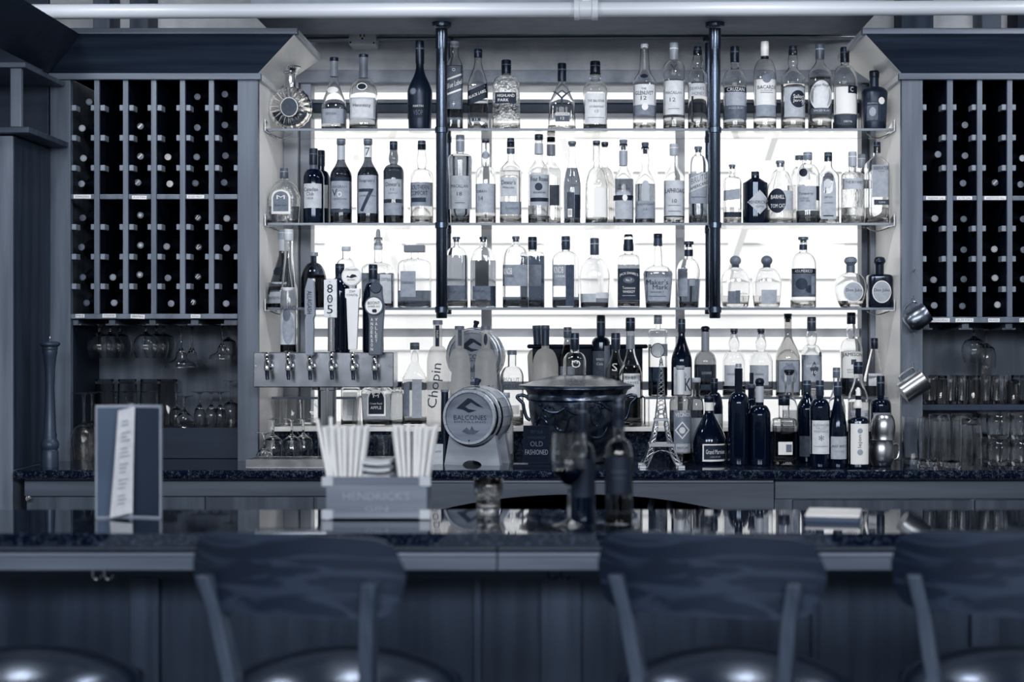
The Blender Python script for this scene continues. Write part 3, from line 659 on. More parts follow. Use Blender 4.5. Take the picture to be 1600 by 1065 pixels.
B('1', 710, 13.5, 106, 88, 73, 65, 'square grey bottle with slanted white-edged band', rn=7, sf='p', ct=.5, n=6, dep=1, rc=7, lq=(104, .42), lab=[('r', 698, 723, 105, 172, .36), ('s', 697, 724, 121, 147, .8, .36), ('s', 697, 724, 124, 144, .3, .36)], tx=[('Blue Label', 711, 133, 23, 8, .92, dict(slope=.36)), ('o', 710, 111, 5, 5, .8), ('+', 710, 164, 4, 7, .8)])
B('1', 747, 16, 138, 94, 91, 77, 'square clear bottle with slanted black band', rn=5.6, sf='s', ct=.05, n=5, dep=1, lq=(160, .72), lab=[('s', 731, 763, 138, 161, .06, .42), ('r', 738, 752, 186, 191, .2)], tx=[('BLACK LABEL', 747, 149, 27, 4.5, .9, dict(slope=.42)), ('12', 745, 188.5, 5, 3, .9)])
B('1', 791, 21, 132, 118, 116, 94, 'embossed flask bottle with dark rectangular label', rn=7.2, sf='o', ct=.08, g='e', n=3, dep=.6, taper=-.05, rc=7.6, lab=[('r', 774, 807, 146, 163, .12)], tx=[('HIGHLAND', 791, 151, 27, 4.5, .8), ('PARK', 787, 158, 17, 4.5, .8)])
B('1', 878, 19.5, 160, 130, 128, 99, 'clear angular bottle with antler emblem and dark neck', rn=6, sf='l', ct=.1, n=3, taper=-.13, lab=[('r', 868, 890, 178, 182, .8), ('r', 868, 890, 183, 192, .3)], tx=[('DALMORE', 879, 180, 19, 3, .2), ('12', 879, 187, 6, 4, .9), ('Y', 878, 156, 18, 16, .2), ('W', 878, 146, 30, 7, .25)])
B('1', 930, 19, 142, 126, 117, 96, 'clear bottle with black neck ribbon and large pale label', rn=7.5, sf='o', ct=.05, bulge=.25, n=2.4, lab=[('r', 914, 948, 148, 195, .72)], tx=[('THE BALVENIE', 931, 160, 26, 4, .25), ('DOUBLEWOOD', 932, 169, 22, 3, .35), ('12', 932, 176, 6, 4, .35), ('______', 931, 186, 26, 1, .45)], lq=(196, .5), rc=8)
B('1', 1007, 18.2, 130, 108, 74, 69, 'clear bottle with tapering neck and two-tone label', rn=8.6, ntaper=.32, sf='s', ct=.55, rc=6.2, lab=[('r', 989, 1025, 134, 166, .72), ('r', 989, 1025, 166, 182, .42), ('o', 1006, 121, 6, 3.5, .2), ('o', 1007, 169, 5, 5.5, .85)], tx=[('THE', 1005, 141, 8, 3, .3), ('GLENLIVET', 1006, 147.5, 28, 6, .15), ('12', 1005, 155.5, 9, 6, .2)])
B('1', 1053, 17, 106, 95, 94, 67, 'clear bottle with grey neck foil and small triangle', rn=6, sf='o', ct=.5, lab=[('r', 1036, 1070, 128, 181, .7)], tx=[('MACALLAN', 1052, 147, 25, 4.5, .3), ('12', 1050, 158, 9, 6, .25), ('V', 1052, 107, 11, 9, .25), ('_____', 1052, 172, 18, 1, .45)], lq=(126, .8))
B('1', 1090, 15.2, 120, 108, 87, 73, 'clear bottle with black cap beside the right pole', rn=7, sf='o', ct=.06, bulge=.3, rc=6.2, lab=[('r', 1076, 1105, 132, 152, .66)], tx=[("DEWAR'S", 1088, 140, 22, 5, .3), ('HONEY', 1090, 148, 19, 5, .35)], lq=(130, .85))
B('1', 1148, 18.5, 126, 108, 98, 73, 'clear bottle with dark cap right of the right pole', rn=6.2, sf='o', ct=.06, lab=[('r', 1131, 1166, 138, 188, .55), ('r', 1131, 1166, 138, 146, .12), ('r', 1131, 1166, 167, 188, .34)], tx=[('CRUZAN', 1148, 142, 27, 5.5, .9), ('AGED RUM', 1148, 171, 23, 3.5, .6)], lq=(150, .75))
B('1', 1195, 18, 116, 92, 88, 65, 'clear bottle with tall white cap and round emblem', rn=6, sf='o', ct=.88, rc=6.4, lab=[('r', 1178, 1213, 126, 166, .76), ('r', 1180, 1211, 166, 184, .48), ('o', 1196, 125, 7, 7, .42)], tx=[('BACARDÍ', 1196, 138, 28, 7, .1), ('_______', 1196, 147, 20, 1, .4), ('SUPERIOR', 1196, 144, 18, 2.5, .4)], sl=[(88, 91, .15)])
B('1', 1239, 19, 124, 104, 87, 72, 'clear bottle with black cap and dark round emblem', rn=7, sf='s', ct=.05, bulge=.2, rc=6.2, lab=[('r', 1224, 1257, 139, 185, .58), ('o', 1245, 157, 12.5, 13.5, .1)], tx=[('Sailor', 1245, 153, 16, 6, .85), ('Jerry', 1245, 160, 17, 6, .85)], lq=(133, .85))
B('1', 1281, 18.5, 118, 94, 93, 69, 'clear bottle with grey foil neck and oval label', rn=6.2, sf='s', ct=.3, lab=[('o', 1281, 152, 17, 24, .72), ('r', 1263, 1299, 171, 180, .3)], tx=[('Captain Morgan', 1281, 136, 27, 6, .3), ('SPICED RUM', 1281, 175, 24, 3, .7)], lq=(122, .85))
B('1', 1320, 19, 124, 102, 98, 74, 'clear bottle with black square mark on pale label', rn=6.2, sf='o', ct=.05, lab=[('r', 1302, 1339, 138, 180, .8), ('r', 1302, 1339, 181, 203, .25), ('r', 1322, 1339, 136, 148, .08)], tx=[('C', 1328, 142, 5, 7, .9), ('CRISTAL', 1322, 192, 14, 3, .7)])
B('1', 1366, 20.5, 146, 136, 122, 111, 'squat dark bottle with portrait label at right end', rn=7, sf='o', g='m', ct=.05, n=2.3, taper=.12, lab=[('r', 1349, 1382, 161, 192, .2), ('r', 1352, 1368, 167, 190, .35), ('o', 1360, 177, 5, 7, .55), ('o', 1374, 160, 5, 5.5, .9)], tx=[('DIPLOMATICO', 1360, 164, 15, 2.5, .6)])
# ---- middle shelf
B('2', 444, 25, 312, 282, 279, 263, 'round-shouldered cut glass bottle with arched label', rn=6, sf='o', g='e', n=3, dep=.5, ct=.3, taper=.1, lab=[('a', 426, 456, 297, 335, .95), ('a', 429, 453, 300, 331, .4)], tx=[('Crown Royal', 441, 322, 19, 4, .15), ('M', 441, 309, 13, 6, .9)], lq=(323, .5))
B('2', 490, 16.5, 278, 264, 258, 232, 'dark round bottle with pale script label', rn=6, sf='o', g='d', ct=.06, lab=[('r', 474, 507, 288, 326, .62)], tx=[('Canadian', 488, 297, 22, 6, .15), ('Club', 487, 304, 12, 5.5, .15), ('1858', 487, 311, 10, 3.5, .35)], sl=[(258, 264, .3)])
B('2b', 501, 15, 280, 266, 260, 235, 'dark bottle tucked behind another dark bottle', rn=6, sf='o', g='d', ct=.06, lab=[('r', 486, 516, 290, 326, .62)])
B('2', 533, 17, 276, 248, 226, 217, 'grey glass bottle with silver neck foil', rn=6, sf='s', g=.62, ct=.32, sl=[(228, 250, .58)], lab=[('r', 516, 550, 278, 327, .5), ('r', 516, 550, 278, 284, .15), ('r', 516, 550, 328, 333, .25)], tx=[('SEAGRAM', 532, 293, 24, 4, .35), ('V', 525, 302, 9, 11, .22), ('O', 533, 305, 7, 8, .85), ('CANADIAN', 532, 312, 22, 2.5, .3)], lq=(262, .45))
B('2', 575, 17, 276, 248, 226, 217, 'grey glass bottle with a big numeral seven label', rn=6, sf='s', g=.62, ct=.32, sl=[(228, 246, .7)], lab=[('r', 558, 592, 275, 334, .52)], tx=[("Seagram's", 575, 284, 24, 6, .2), ('7', 574, 314, 24, 36, .2), ('AMERICAN', 576, 307, 24, 3, .3), ('7', 575, 237, 7, 12, .25)], lq=(262, .42))
B('2', 615, 16, 268, 257, 234, 221, 'grey bottle with dark cap and square label', rn=6, sf='o', g=.66, ct=.12, bulge=.3, rc=6.2, lab=[('r', 600, 631, 281, 312, .56), ('r', 600, 631, 318, 337, .48)], tx=[("Dewar's", 615, 289, 22, 7, .15), ('12', 615, 297, 6, 3.5, .3), ('SCOTCH', 615, 303, 14, 2.5, .35)], lq=(262, .48))
B('2', 659, 18, 276, 264, 234, 220, 'clear ribbed bottle with dark cap left of pole', rn=6.6, sf='o', ct=.2, bulge=.28, rc=6.2, lab=[('r', 642, 677, 286, 323, .48), ('r', 644, 667, 310, 317, .2)], tx=[('SOUTHERN', 657, 294, 29, 7, .12), ('COMFORT', 656, 303, 27, 7, .12)], lq=(322, .88))
B('2', 719, 18.8, 252, 240, 237, 211, 'broad-shouldered bottle with grey neck foil and numeral label', rn=6, sf='q', ct=.45, taper=.2, lq=(245, .55), lab=[('r', 701, 737, 276, 327, .58)], tx=[('MACALLAN', 719, 292, 26, 5, .25), ('18', 719, 304, 8, 6, .2), ('_____', 719, 318, 16, 1, .35)])
B('2', 759, 16, 272, 260, 222, 217, 'slim-necked clear bottle with wide grey label', rn=5.8, sf='o', ct=.3, cs='k', rc=6, lab=[('r', 743, 775, 288, 333, .56), ('o', 759, 243, 6, 6, .5)], tx=[('OBAN', 753, 300, 16, 4, .25), ('14', 752, 311, 7, 7, .35)], lq=(332, .85))
B('2', 798, 17, 266, 250, 230, 216, 'square-shouldered clear bottle with pennant label', rn=6, sf='s', ct=.15, n=3.5, dep=.9, rc=5.6, sl=[(232, 240, .3)], lab=[('r', 783, 808, 278, 308, .6), ('r', 782, 815, 316, 336, .46)], tx=[("Dewar's", 795, 286, 22, 7, .12), ('White Label', 795, 294, 18, 3.5, .3), ('Scotch', 800, 326, 20, 4, .3)], lq=(267, .85))
B('2', 842, 17, 268, 250, 219, 210, 'clear bottle with ringed cap and rose emblem label', rn=6.8, sf='s', ct=.15, ntaper=.1, rc=6.6, sl=[(224, 241, .55)], lab=[('r', 828, 858, 274, 322, .55), ('r', 829, 857, 310, 316, .1), ('o', 842, 293, 6, 6, .2)], tx=[('Four Roses', 843, 281, 26, 7, .12), ('BOURBON', 843, 302, 18, 3, .25)], lq=(322, .7))
B('2b', 861, 15.5, 268, 252, 222, 214, 'clear bottle standing behind the rose emblem bottle', rn=6.5, sf='s', ct=.15, n=4, rc=6.3, sl=[(226, 243, .5)], lab=[('r', 858, 874, 290, 322, .32)], lq=(264, .85))
B('2', 894, 13.5, 295, 250, 227, 221, 'narrow oval bottle with dark liquid and barcode', rn=6, sf='p', taper=.05, ct=.35, cs='k', rc=6.4, lq=(263, .5), n=2.2, lab=[('r', 886, 897, 301, 341, .25), ('r', 898, 907, 305, 341, .12), ('r', 887, 894, 327, 340, .85)], tx=[('|||||', 890.5, 333, 5, 8, .1)])
B('2', 932, 17.5, 292, 262, 226, 220, 'etched long-necked clear bottle, front of a close pair', rn=5.6, sf='o', g='e', n=3, ct=.32, cs='k', rc=5.8, lab=[('r', 928, 949, 294, 340, .8)], lq=(344, .5))
B('2b', 945, 16, 294, 262, 228, 222, 'long-necked clear bottle, rear of a close pair', rn=5.4, sf='o', n=3, ct=.32, cs='k', rc=5.6, lq=(262, .9))
B('2', 974, 16, 284, 259, 234, 219, 'clear bottle with paper bib and dark belted band', rn=6.4, sf='s', ct=.4, cs='f', rc=6.4, sl=[(236, 259, .52)], lab=[('r', 961, 990, 280, 343, .58), ('r', 958, 991, 306, 314, .1), ('o', 976, 310, 4, 5, .8)], tx=[('BASIL', 974, 291, 14, 3.5, .25), ('HAYDEN', 974, 296, 19, 3.5, .25)], lq=(342, .5))
B('2', 1008, 16, 286, 262, 240, 223, 'clear bottle with cork and arched label low down', rn=6, sf='s', ct=.3, bulge=.25, rc=5.8, cs='f', lq=(288, .6), lab=[('r', 993, 1025, 315, 342, .5), ('a', 1002, 1014, 283, 315, .58)], tx=[('LAGAVULIN', 1008, 320, 24, 3, .3), ('16', 1008, 328, 6, 4, .35)])
B('2', 1053, 16.5, 280, 257, 243, 225, 'clear bottle with pale foil and large white label', rn=6, sf='s', ct=.55, lab=[('r', 1037, 1070, 283, 338, .64), ('r', 1037, 1070, 338, 340, .15)], tx=[('LAPHROAIG', 1054, 299, 30, 7, .15), ('10', 1053, 315, 7, 6, .2), ('_____', 1053, 322, 20, 1, .4), ('_____', 1053, 331, 20, 1, .4)])
B('2', 1091, 15.2, 258, 243, 236, 229, 'round-shouldered bottle with slanted lettered band by pole', rn=6, sf='o', ct=.35, cs='k', rc=6.2, lq=(306, .5), lab=[('r', 1076, 1107, 272, 319, .52), ('s', 1076, 1107, 274, 296, .66, .4), ('r', 1076, 1107, 303, 319, .5)], tx=[('BRUTO', 1092, 280, 26, 9, .4, dict(slope=.4)), ('AMERICANO', 1092, 290.5, 29, 5, .12, dict(slope=.4)), ('_____', 1091, 309, 24, 1, .3)])
B('2', 1144, 14, 288, 276, 262, 257, 'small square clear bottle with flag-shaped label', rn=5.2, sf='q', n=5, dep=.9, ct=.4, cs='k', rc=5.4, lab=[('s', 1130, 1155, 297, 313, .52, .12), ('r', 1130, 1158, 332, 340, .12)], lq=(327, .9))
B('2', 1180, 19.5, 286, 278, 284, 268, 'squat black apothecary bottle with diamond label', rn=6.5, sf='l', g='d', ct=.05, rc=6.3, lab=[('d', 1185, 317, 19, 19, .6)], tx=[("HENDRICK'S", 1183, 317, 30, 5, .2), ('GIN', 1185, 324, 12, 3.5, .35)])
B('2', 1219, 20.5, 300, 266, 259, 251, 'round clear bottle with dark disc label', rn=7, sf='o', ct=.42, cs='k', rc=7, lab=[('r', 1216, 1238, 299, 330, .6), ('o', 1212, 315, 13.5, 19, .1)], tx=[('BARHILL', 1213, 309, 20, 6, .8), ('TOM CAT', 1213, 323, 21, 6, .9)], lq=(328, .85))
B('2b', 1249, 17, 276, 262, 250, 243, 'clear round bottle behind the sealed bottle', rn=6, sf='o', ct=.35, lq=(290, .88))
B('2', 1262, 18.5, 274, 256, 250, 238, 'clear bottle with dark round seal and tilted label', rn=6.2, sf='o', ct=.42, lab=[('r', 1245, 1273, 292, 329, .56), ('r', 1273, 1279, 292, 314, .15), ('o', 1253, 271, 6, 6.5, .1)], tx=[('Tanqueray', 1257, 304, 22, 5, .25), ('LONDON', 1254, 311, 13, 3, .35), ('DRY GIN', 1255, 315, 14, 3, .35)], lq=(330, .45), n=2.2)
B('2', 1294, 16.5, 278, 258, 252, 238, 'clear square bottle with tall arched label', rn=6.2, sf='s', n=4, dep=.9, ct=.2, rc=6.2, lab=[('a', 1281, 1304, 270, 343, .56), ('o', 1291, 288, 6, 7, .68)], tx=[('BOMBAY', 1292, 278, 16, 3, .3), ('DRY GIN', 1292, 309, 13, 3, .35), ('____', 1292, 318, 14, 1, .4), ('_____', 1292, 338, 16, 2, .25)])
B('2', 1332, 18, 276, 269, 260, 237, 'squat embossed clear bottle with pale capsule', rn=6, sf='q', g='e', ct=.55, rc=6.6, lab=[('r', 1315, 1350, 280, 297, .6)], tx=[('THE BOTANIST', 1333, 286, 28, 4, .3)], lq=(325, .85))
B('2b', 1346, 16, 280, 270, 262, 241, 'clear bottle with pale capsule half hidden near right end', rn=5.8, sf='q', ct=.5, lab=[('r', 1335, 1361, 282, 296, .58)], rc=6.2)
B('2', 1370, 18, 258, 242, 239, 222, 'square clear bottle with dark cap at right end', rn=6, sf='s', n=6, dep=.8, ct=.1, rc=5.8, lab=[('r', 1360, 1388, 259, 309, .56), ('r', 1363, 1387, 313, 321, .25)], tx=[('BEEFEATER', 1374, 264, 24, 5.5, .2), ('LONDON', 1374, 269, 10, 2, .3), ('GIN', 1375, 317, 10, 3, .7)], lq=(325, .85))
# ---- lowest long shelf
B('3', 442, 22.5, 452, 398, 374, 358, 'dark sloping bottle with round seal at left end', rn=6.5, sf='l', g=.6, ct=.5, n=2.2, taper=-.0, lq=(448, .35), sl=[(374, 392, .58)], lab=[('r', 416, 449, 441, 474, .58), ('o', 435, 424, 8, 6, .1), ('r', 416, 424, 449, 460, .06)], tx=[('BENEDICTINE', 432, 466, 24, 4, .3)])
B('3', 490, 20, 436, 410, 400, 394, 'round dark jug bottle with lipped neck', rn=5, sf='o', g=.48, ct=.45, rc=7.2, lq=(430, .4), ring=0)
B('3', 541, 17, 420, 404, 392, 385, 'clear bottle with pale cap behind the tap handles', rn=6.4, sf='o', ct=.6, lab=[('r', 526, 556, 432, 470, .7)], lq=(424, .9))
B('3', 591, 25, 420, 410, 390, 358, 'broad square bottle with cone pourer behind tap handle', rn=6.6, sf='o', n=5, dep=.75, ct=.6, cs='p', rc=7.5, lq=(427, .4), lab=[('r', 596, 613, 429, 474, .64)], tx=[('COINTREAU', 605, 437, 16, 5, .3)])
B('3', 648, 26, 420, 404, 394, 383, 'broad clear bottle with wide square black cap', rn=6.2, sf='q', n=5, dep=.6, ct=.3, cs='sq', rc=16, lq=(454, .42), lab=[('r', 627, 651, 424, 464, .5)], tx=[('DISARONNO', 639, 442, 20, 4, .25)])
B('3', 713, 18, 404, 386, 376, 370, 'oval clear bottle with cork right of left pole', rn=5.6, sf='o', n=3, dep=.6, ct=.3, cs='k', rc=6, lq=(399, .62), lab=[('r', 696, 730, 446, 468, .34)], tx=[('BULLEIT', 708, 456, 12, 3, .2)])
B('3', 755, 20, 410, 386, 376, 370, 'oval embossed bottle with low dark label', rn=5.8, sf='o', n=3, dep=.6, ct=.2, cs='k', rc=6, lq=(407, .66), lab=[('r', 739, 775, 447, 468, .34), ('r', 767, 775, 447, 478, .18)], tx=[('BULLEIT RYE', 749, 455, 18, 3, .2)])
B('3', 806, 20.5, 404, 384, 376, 369, 'square clear bottle with wide grey side label', rn=6, sf='o', n=4, dep=.7, ct=.35, cs='k', rc=6, lq=(464, .4), lab=[('r', 785, 824, 414, 447, .46)], tx=[('KNOB', 794, 424, 13, 10, .8), ('CREEK', 797, 432, 14, 3.5, .2)])
B('3b', 832, 19, 402, 392, 390, 370, 'dark-filled bottle with dark wax neck behind another', rn=6.2, sf='q', n=4, dep=.7, ct=.2, lq=(400, .3), lab=[('r', 826, 846, 414, 447, .4)])
B('3', 884, 21, 406, 392, 390, 369, 'square clear bottle with dark wax neck and square label', rn=6, sf='o', n=4, dep=.7, ct=.2, lq=(464, .4), lab=[('r', 863, 884, 414, 447, .46), ('r', 884, 897, 414, 478, .24)], tx=[('KNOB', 873, 422, 15, 10, .8), ('CREEK', 876, 432, 15, 3.5, .85)])
B('3', 929, 24, 432, 402, 398, 372, 'round-shouldered clear bottle with striped neck foil', rn=6.2, sf='o', n=2.6, dep=.7, ct=.25, taper=.1, lq=(459, .5), lab=[('r', 910, 931, 459, 472, .58), ('r', 931, 950, 457, 466, .66)])
B('3', 982, 17.5, 410, 397, 370, 366, 'square bottle with black filigree label and black neck', rn=7, sf='q', n=6, dep=1, ct=.2, bulge=.15, rc=6, sl=[(374, 392, .12)], lab=[('r', 965, 1000, 420, 469, .1), ('r', 967, 998, 422, 467, .22), ('r', 968, 997, 423, 466, .12), ('o', 982, 438, 9, 5, .3)], tx=[("JACK DANIEL'S", 982, 431, 29, 5, .85, dict(arc=.7)), ('No.7', 982, 438, 9, 4, .85), ('Tennessee', 982, 450, 20, 4, .7), ('WHISKEY', 982, 456, 19, 4, .75), ('_____', 982, 462, 20, 1, .5)], lq=(414, .6))
B('3', 1028, 23, 428, 415, 372, 365, 'broad-shouldered bottle with dripping wax neck', rn=8.4, ntaper=.28, sf='o', n=3.2, dep=.7, ct=.15, taper=.17, rc=6.8, sl=[(372, 384, .22)], lq=(424, .5), lab=[('r', 1009, 1047, 434, 470, .5)], tx=[("Maker's", 1026, 441, 34, 8, .12), ('Mark', 1031, 449, 24, 7, .12), ('WHISKY', 1026, 456.5, 22, 3, .2), ('_______', 1027, 463, 26, 1, .3)])
B('3', 1076, 19, 424, 404, 384, 377, 'barrel-shaped clear bottle half filled with dark liquid', rn=6.6, sf='o', ct=.2, cs='k', rc=8, taper=.18, lq=(436, .4), sl=[(390, 400, .14)], lab=[('r', 1059, 1073, 420, 463, .48), ('r', 1076, 1085, 437, 447, .5)])
B('3', 1149, 23, 440, 418, 415, 399, 'squat round clear bottle with ball cork by right pole', rn=6, sf='o', n=2.8, dep=.7, ct=.42, cs='b', rc=9, lq=(462, .88), lab=[('r', 1136, 1148, 455, 474, .4), ('r', 1148, 1155, 454, 474, .34)], tx=[('PATRON', 1160, 459, 12, 3, .4)], belly=.86)
B('3', 1198, 23, 440, 418, 415, 399, 'squat round clear bottle with ball cork, second of two', rn=6, sf='o', n=2.8, dep=.7, ct=.36, cs='b', rc=9, lq=(462, .88), lab=[('r', 1188, 1212, 453, 475, .55)], belly=.86)
B('3', 1255, 20, 412, 394, 377, 370, 'clear bottle with dark picture label and wide cap', rn=6, sf='o', ct=.3, cs='k', rc=8, sl=[(382, 390, .2)], lab=[('r', 1236, 1275, 420, 464, .34), ('r', 1236, 1275, 420, 428, .1), ('o', 1250, 444, 9, 9, .2), ('o', 1262, 452, 6, 6, .2), ('r', 1265, 1272, 432, 460, .45)], tx=[('MEXICO', 1258, 424, 18, 4.5, .75), ('AZUL', 1244, 424, 8, 4, .7)])
B('3', 1329, 26, 446, 426, 413, 401, 'round clear bottle with dome cap and disc label', rn=6.6, sf='o', n=2.2, dep=.6, ct=.38, cs='d', rc=10, belly=.6, lq=(470, .88), sl=[(415, 425, .32)], lab=[('o', 1331, 456, 16, 16, .95), ('o', 1331, 456, 14.5, 14.5, .56)], tx=[('Don Julio', 1332, 454, 25, 6, .12)])
B('3', 1374, 19, 434, 428, 413, 401, 'dark square bottle with dome cap at right end', rn=7, sf='q', n=5, dep=.8, g='d', ct=.08, cs='d', rc=9.5, lab=[('o', 1375, 456, 15, 17.5, .9), ('o', 1375, 456, 13.5, 16, .56)], tx=[('Don Julio', 1375, 454, 24, 6, .12)])
# ---- on top of the beer tower
# ---- window sill
B('s', 548, 14.5, 610, 604, 600, 595, 'square bottle with pale label below the beer tower', rn=6, sf='q', n=5, dep=.8, ct=.3, lab=[('r', 537, 560, 612, 656, .74), ('r', 544, 557, 624, 648, .62)], lq=(618, .8))
B('s', 589, 25, 612, 602, 598, 590, 'cut glass bottle with dark arched label below the beer tower', rn=6, sf='o', g='e', n=3, dep=.5, taper=.12, lab=[('a', 575, 604, 608, 649, .95), ('a', 577.5, 601.5, 610.5, 646, .1)], tx=[('Crown Royal', 589, 630, 19, 4, .9), ('APPLE', 589, 636, 17, 4.5, .95), ('M', 589, 618, 9, 5, .8)], lq=(615, .6))
B('s', 621, 12, 618, 606, 604, 596, 'textured clear bottle at the right end of the beer tower', rn=6, g='e', lq=(612, .8))
B('s', 648, 19, 590, 566, 546, 535, 'flat clear bottle with grey cap right of the beer tower', rn=6.6, ntaper=.15, sf='l', n=5, dep=.6, ct=.35, lab=[('r', 632, 641, 597, 650, .38), ('r', 645, 660, 592, 652, .55)], lq=(592, .85))
B('s', 684, 17, 566, 540, 507, 500, 'tall white bottle with flowing vertical script', rn=7, sf='o', g='w', ct=.5, lab=[('r', 681, 687, 508, 541, .15)], tx=[('Chopin', 682, 602, 70, 20, .2, dict(rot=pi/2-.12)), ('CHOPIN', 684, 528, 24, 3.4, .9, dict(rot=pi/2))], D=5.72)
B('s', 718, 17, 570, 544, 515, 509, 'tall frosted bottle, left of a pair behind the barrel', rn=6.8, sf='o', g='f', ct=.42, lab=[('r', 716, 722, 510, 540, .3)], tx=[('BELVEDERE', 720, 618, 28, 8, .25)], D=5.72)
B('s', 759, 17, 570, 544, 515, 509, 'tall frosted bottle, right of a pair behind the barrel', rn=6.8, sf='o', g='f', ct=.42, lab=[('o', 759, 530, 3, 9, .2)], tx=[('BELVEDERE', 759, 618, 28, 8, .25), ('iIiIi', 759, 606, 26, 10, .3)], D=5.72)
B('s', 800, 18, 588, 572, 554, 547, 'clear bottle with block capitals behind the small bottle', rn=6.6, sf='o', ct=.4, lab=[('r', 791, 812, 632, 646, .8)], tx=[('ABSOLUT', 797, 593, 30, 7, .25), ('VODKA', 797, 603, 24, 6.5, .25)], lq=(640, .9))
B('s', 985, 18, 588, 545, 517, 496, 'tapering clear bottle with ribbed cap behind the tureen', rn=6.6, ntaper=.05, sf='s', ct=.16, lab=[('r', 974, 1000, 583, 620, .68)], tx=[('LIMES', 985, 590, 16, 4, .2), ('LEAVES', 987, 597, 20, 4, .2)], sl=[(524, 545, .5)], lq=(570, .86), D=5.725)
# ---- low glass riser
B('t', 1028, 15, 520, 514, 506, 492, 'straight clear bottle half dark with round medallion', rn=5.6, sf='q', ct=.45, lq=(573, .15), lab=[('r', 1028, 1043, 537, 556, .5), ('o', 1027, 547, 11, 11.5, .15), ('o', 1027, 547, 9.8, 10.3, .62)])
B('t', 1065, 16.3, 566, 520, 519, 498, 'burgundy-shaped dark wine bottle with pale label', rn=5.2, sf='s', g='d', ct=.2, lab=[('r', 1052, 1081, 573, 616, .62), ('d', 1063, 585, 9, 12, .5)], tx=[('K', 1074, 600, 10, 20, .2)], nm='wine_bottle')
B('t', 1102, 17.5, 564, 548, 517, 509, 'grey bottle with knobbly stopper and dark lower half', rn=6, sf='o', g=.75, ct=.12, cs='d', rc=7, sl=[(518, 548, .52)], lq=(569, .3), lab=[('r', 1094, 1113, 600, 608, .2)], tx=[('LUGANO', 1103, 582, 15, 4, .55)])
B('t', 1147, 18, 564, 548, 520, 513, 'clear onion-necked bottle, left of two alike', rn=6, sf='o', bulge=.5, ct=.3, cs='k', rc=6, lab=[('r', 1131, 1153, 570, 602, .6)], tx=[('GRAND', 1140, 584, 12, 3, .25)], lq=(602, .35))
B('t', 1189, 18.5, 564, 548, 520, 513, 'clear onion-necked bottle, right of two alike', rn=6, sf='o', bulge=.5, ct=.3, cs='k', rc=6, lab=[('r', 1171, 1199, 570, 601, .56), ('r', 1170, 1176, 582, 612, .15)], tx=[('GRAND', 1184, 584, 14, 3, .25)], lq=(604, .7))
B('t', 1231, 19, 560, 520, 503, 490, 'tall sloping grey bottle with ornate label and cork', rn=6, sf='s', g=.86, ct=.15, cs='f', rc=6.4, lab=[('r', 1213, 1250, 564, 612, .52), ('o', 1231, 585, 13, 16, .42)], tx=[('ADA', 1231, 568, 12, 4, .3)], lq=(562, .6))
B('t', 1268, 16, 556, 538, 517, 495, 'clear round bottle with grey label and silhouette', rn=6.2, sf='o', ct=.25, bulge=.4, lab=[('r', 1252, 1284, 554, 596, .52), ('o', 1281, 553, 3, 4, .3), ('d', 1270, 576, 7, 12, .25)], tx=[('SANDEMAN', 1268, 571, 22, 4, .75), ('10', 1270, 581, 7, 5, .85)], lq=(596, .85))
B('t', 1330, 17.5, 546, 528, 506, 488, 'clear whiskey bottle with dark cap and big name label', rn=6, sf='o', ct=.12, bulge=.25, lab=[('r', 1313, 1347, 549, 590, .8), ('r', 1327, 1335, 561, 569, .25), ('o', 1330, 523, 3.4, 3.8, .6)], tx=[('JAMESON', 1330, 555, 31, 7, .15, dict(arc=.15)), ('IRISH', 1330, 577, 18, 2.5, .4), ('WHISKEY', 1330, 581, 18, 2.5, .4)], lq=(590, .25))
B('t', 1366, 16, 590, 545, 545, 528, 'fluted conical bottle with small dark cap near the mug', rn=5, sf='l', ct=.1, lq=(602, .3), lab=[('r', 1355, 1375, 583, 602, .66)])
# ---- back counter
B('m', 1063, 17, 628, 617, 576, 571, 'grey bottle with white neck strip and diamond label', rn=6, sf='o', g=.8, ct=.5, sl=[(577, 616, .7)], lq=(640, .45), lab=[('r', 1052, 1081, 640, 707, .42), ('r', 1055, 1078, 692, 705, .58), ('d', 1065, 671, 12, 14, .72), ('d', 1065, 671, 9, 11, .4), ('o', 1065, 671, 5, 5, .7)], tx=[('VECINOS', 1066, 647, 24, 6, .9), ('LOS', 1066, 642, 9, 3, .8), ('MEZCAL', 1066, 698, 18, 3, .3)])
B('b', 1088, 11.5, 636, 618, 597, 590, 'small grey bottle with pale cap behind the squat bottle', rn=6, sf='o', g=.75, ct=.55, lab=[('r', 1078, 1099, 652, 700, .5)], lq=(640, .4), D=5.48)
B('b', 1116, 13.5, 636, 612, 610, 591, 'dark wine bottle with pale label behind the squat bottle', rn=5, sf='o', g='d', ct=.06, lab=[('r', 1103, 1129, 646, 690, .6)], tx=[('Vin', 1122, 663, 10, 10, .3)], nm='wine_bottle', D=5.5)
B('c', 1108, 27, 694, 644, 628, 617, 'squat conical dark bottle with framed dark label', rn=7, sf='p', g='d', ct=.08, sl=[(627, 641, .78)], lab=[('r', 1096, 1134, 692, 719, .82), ('r', 1098, 1132, 694, 716, .14)], tx=[('Grand Marnier', 1116, 704, 30, 7, .85), ('LIQUEUR', 1116, 712, 16, 2.5, .6)], belly=.92, D=5.33)
B('c', 1154, 16.3, 630, 612, 586, 568, 'tall black bottle with pale cork stopper', rn=6.2, sf='o', g='d', ct=.45, rc=4.6, nm='wine_bottle')
B('m', 1174, 12, 640, 620, 606, 600, 'slim dark bottle squeezed between two black bottles', rn=5, sf='o', g='d', ct=.3, lab=[('r', 1166, 1178, 662, 706, .62)], nm='wine_bottle')
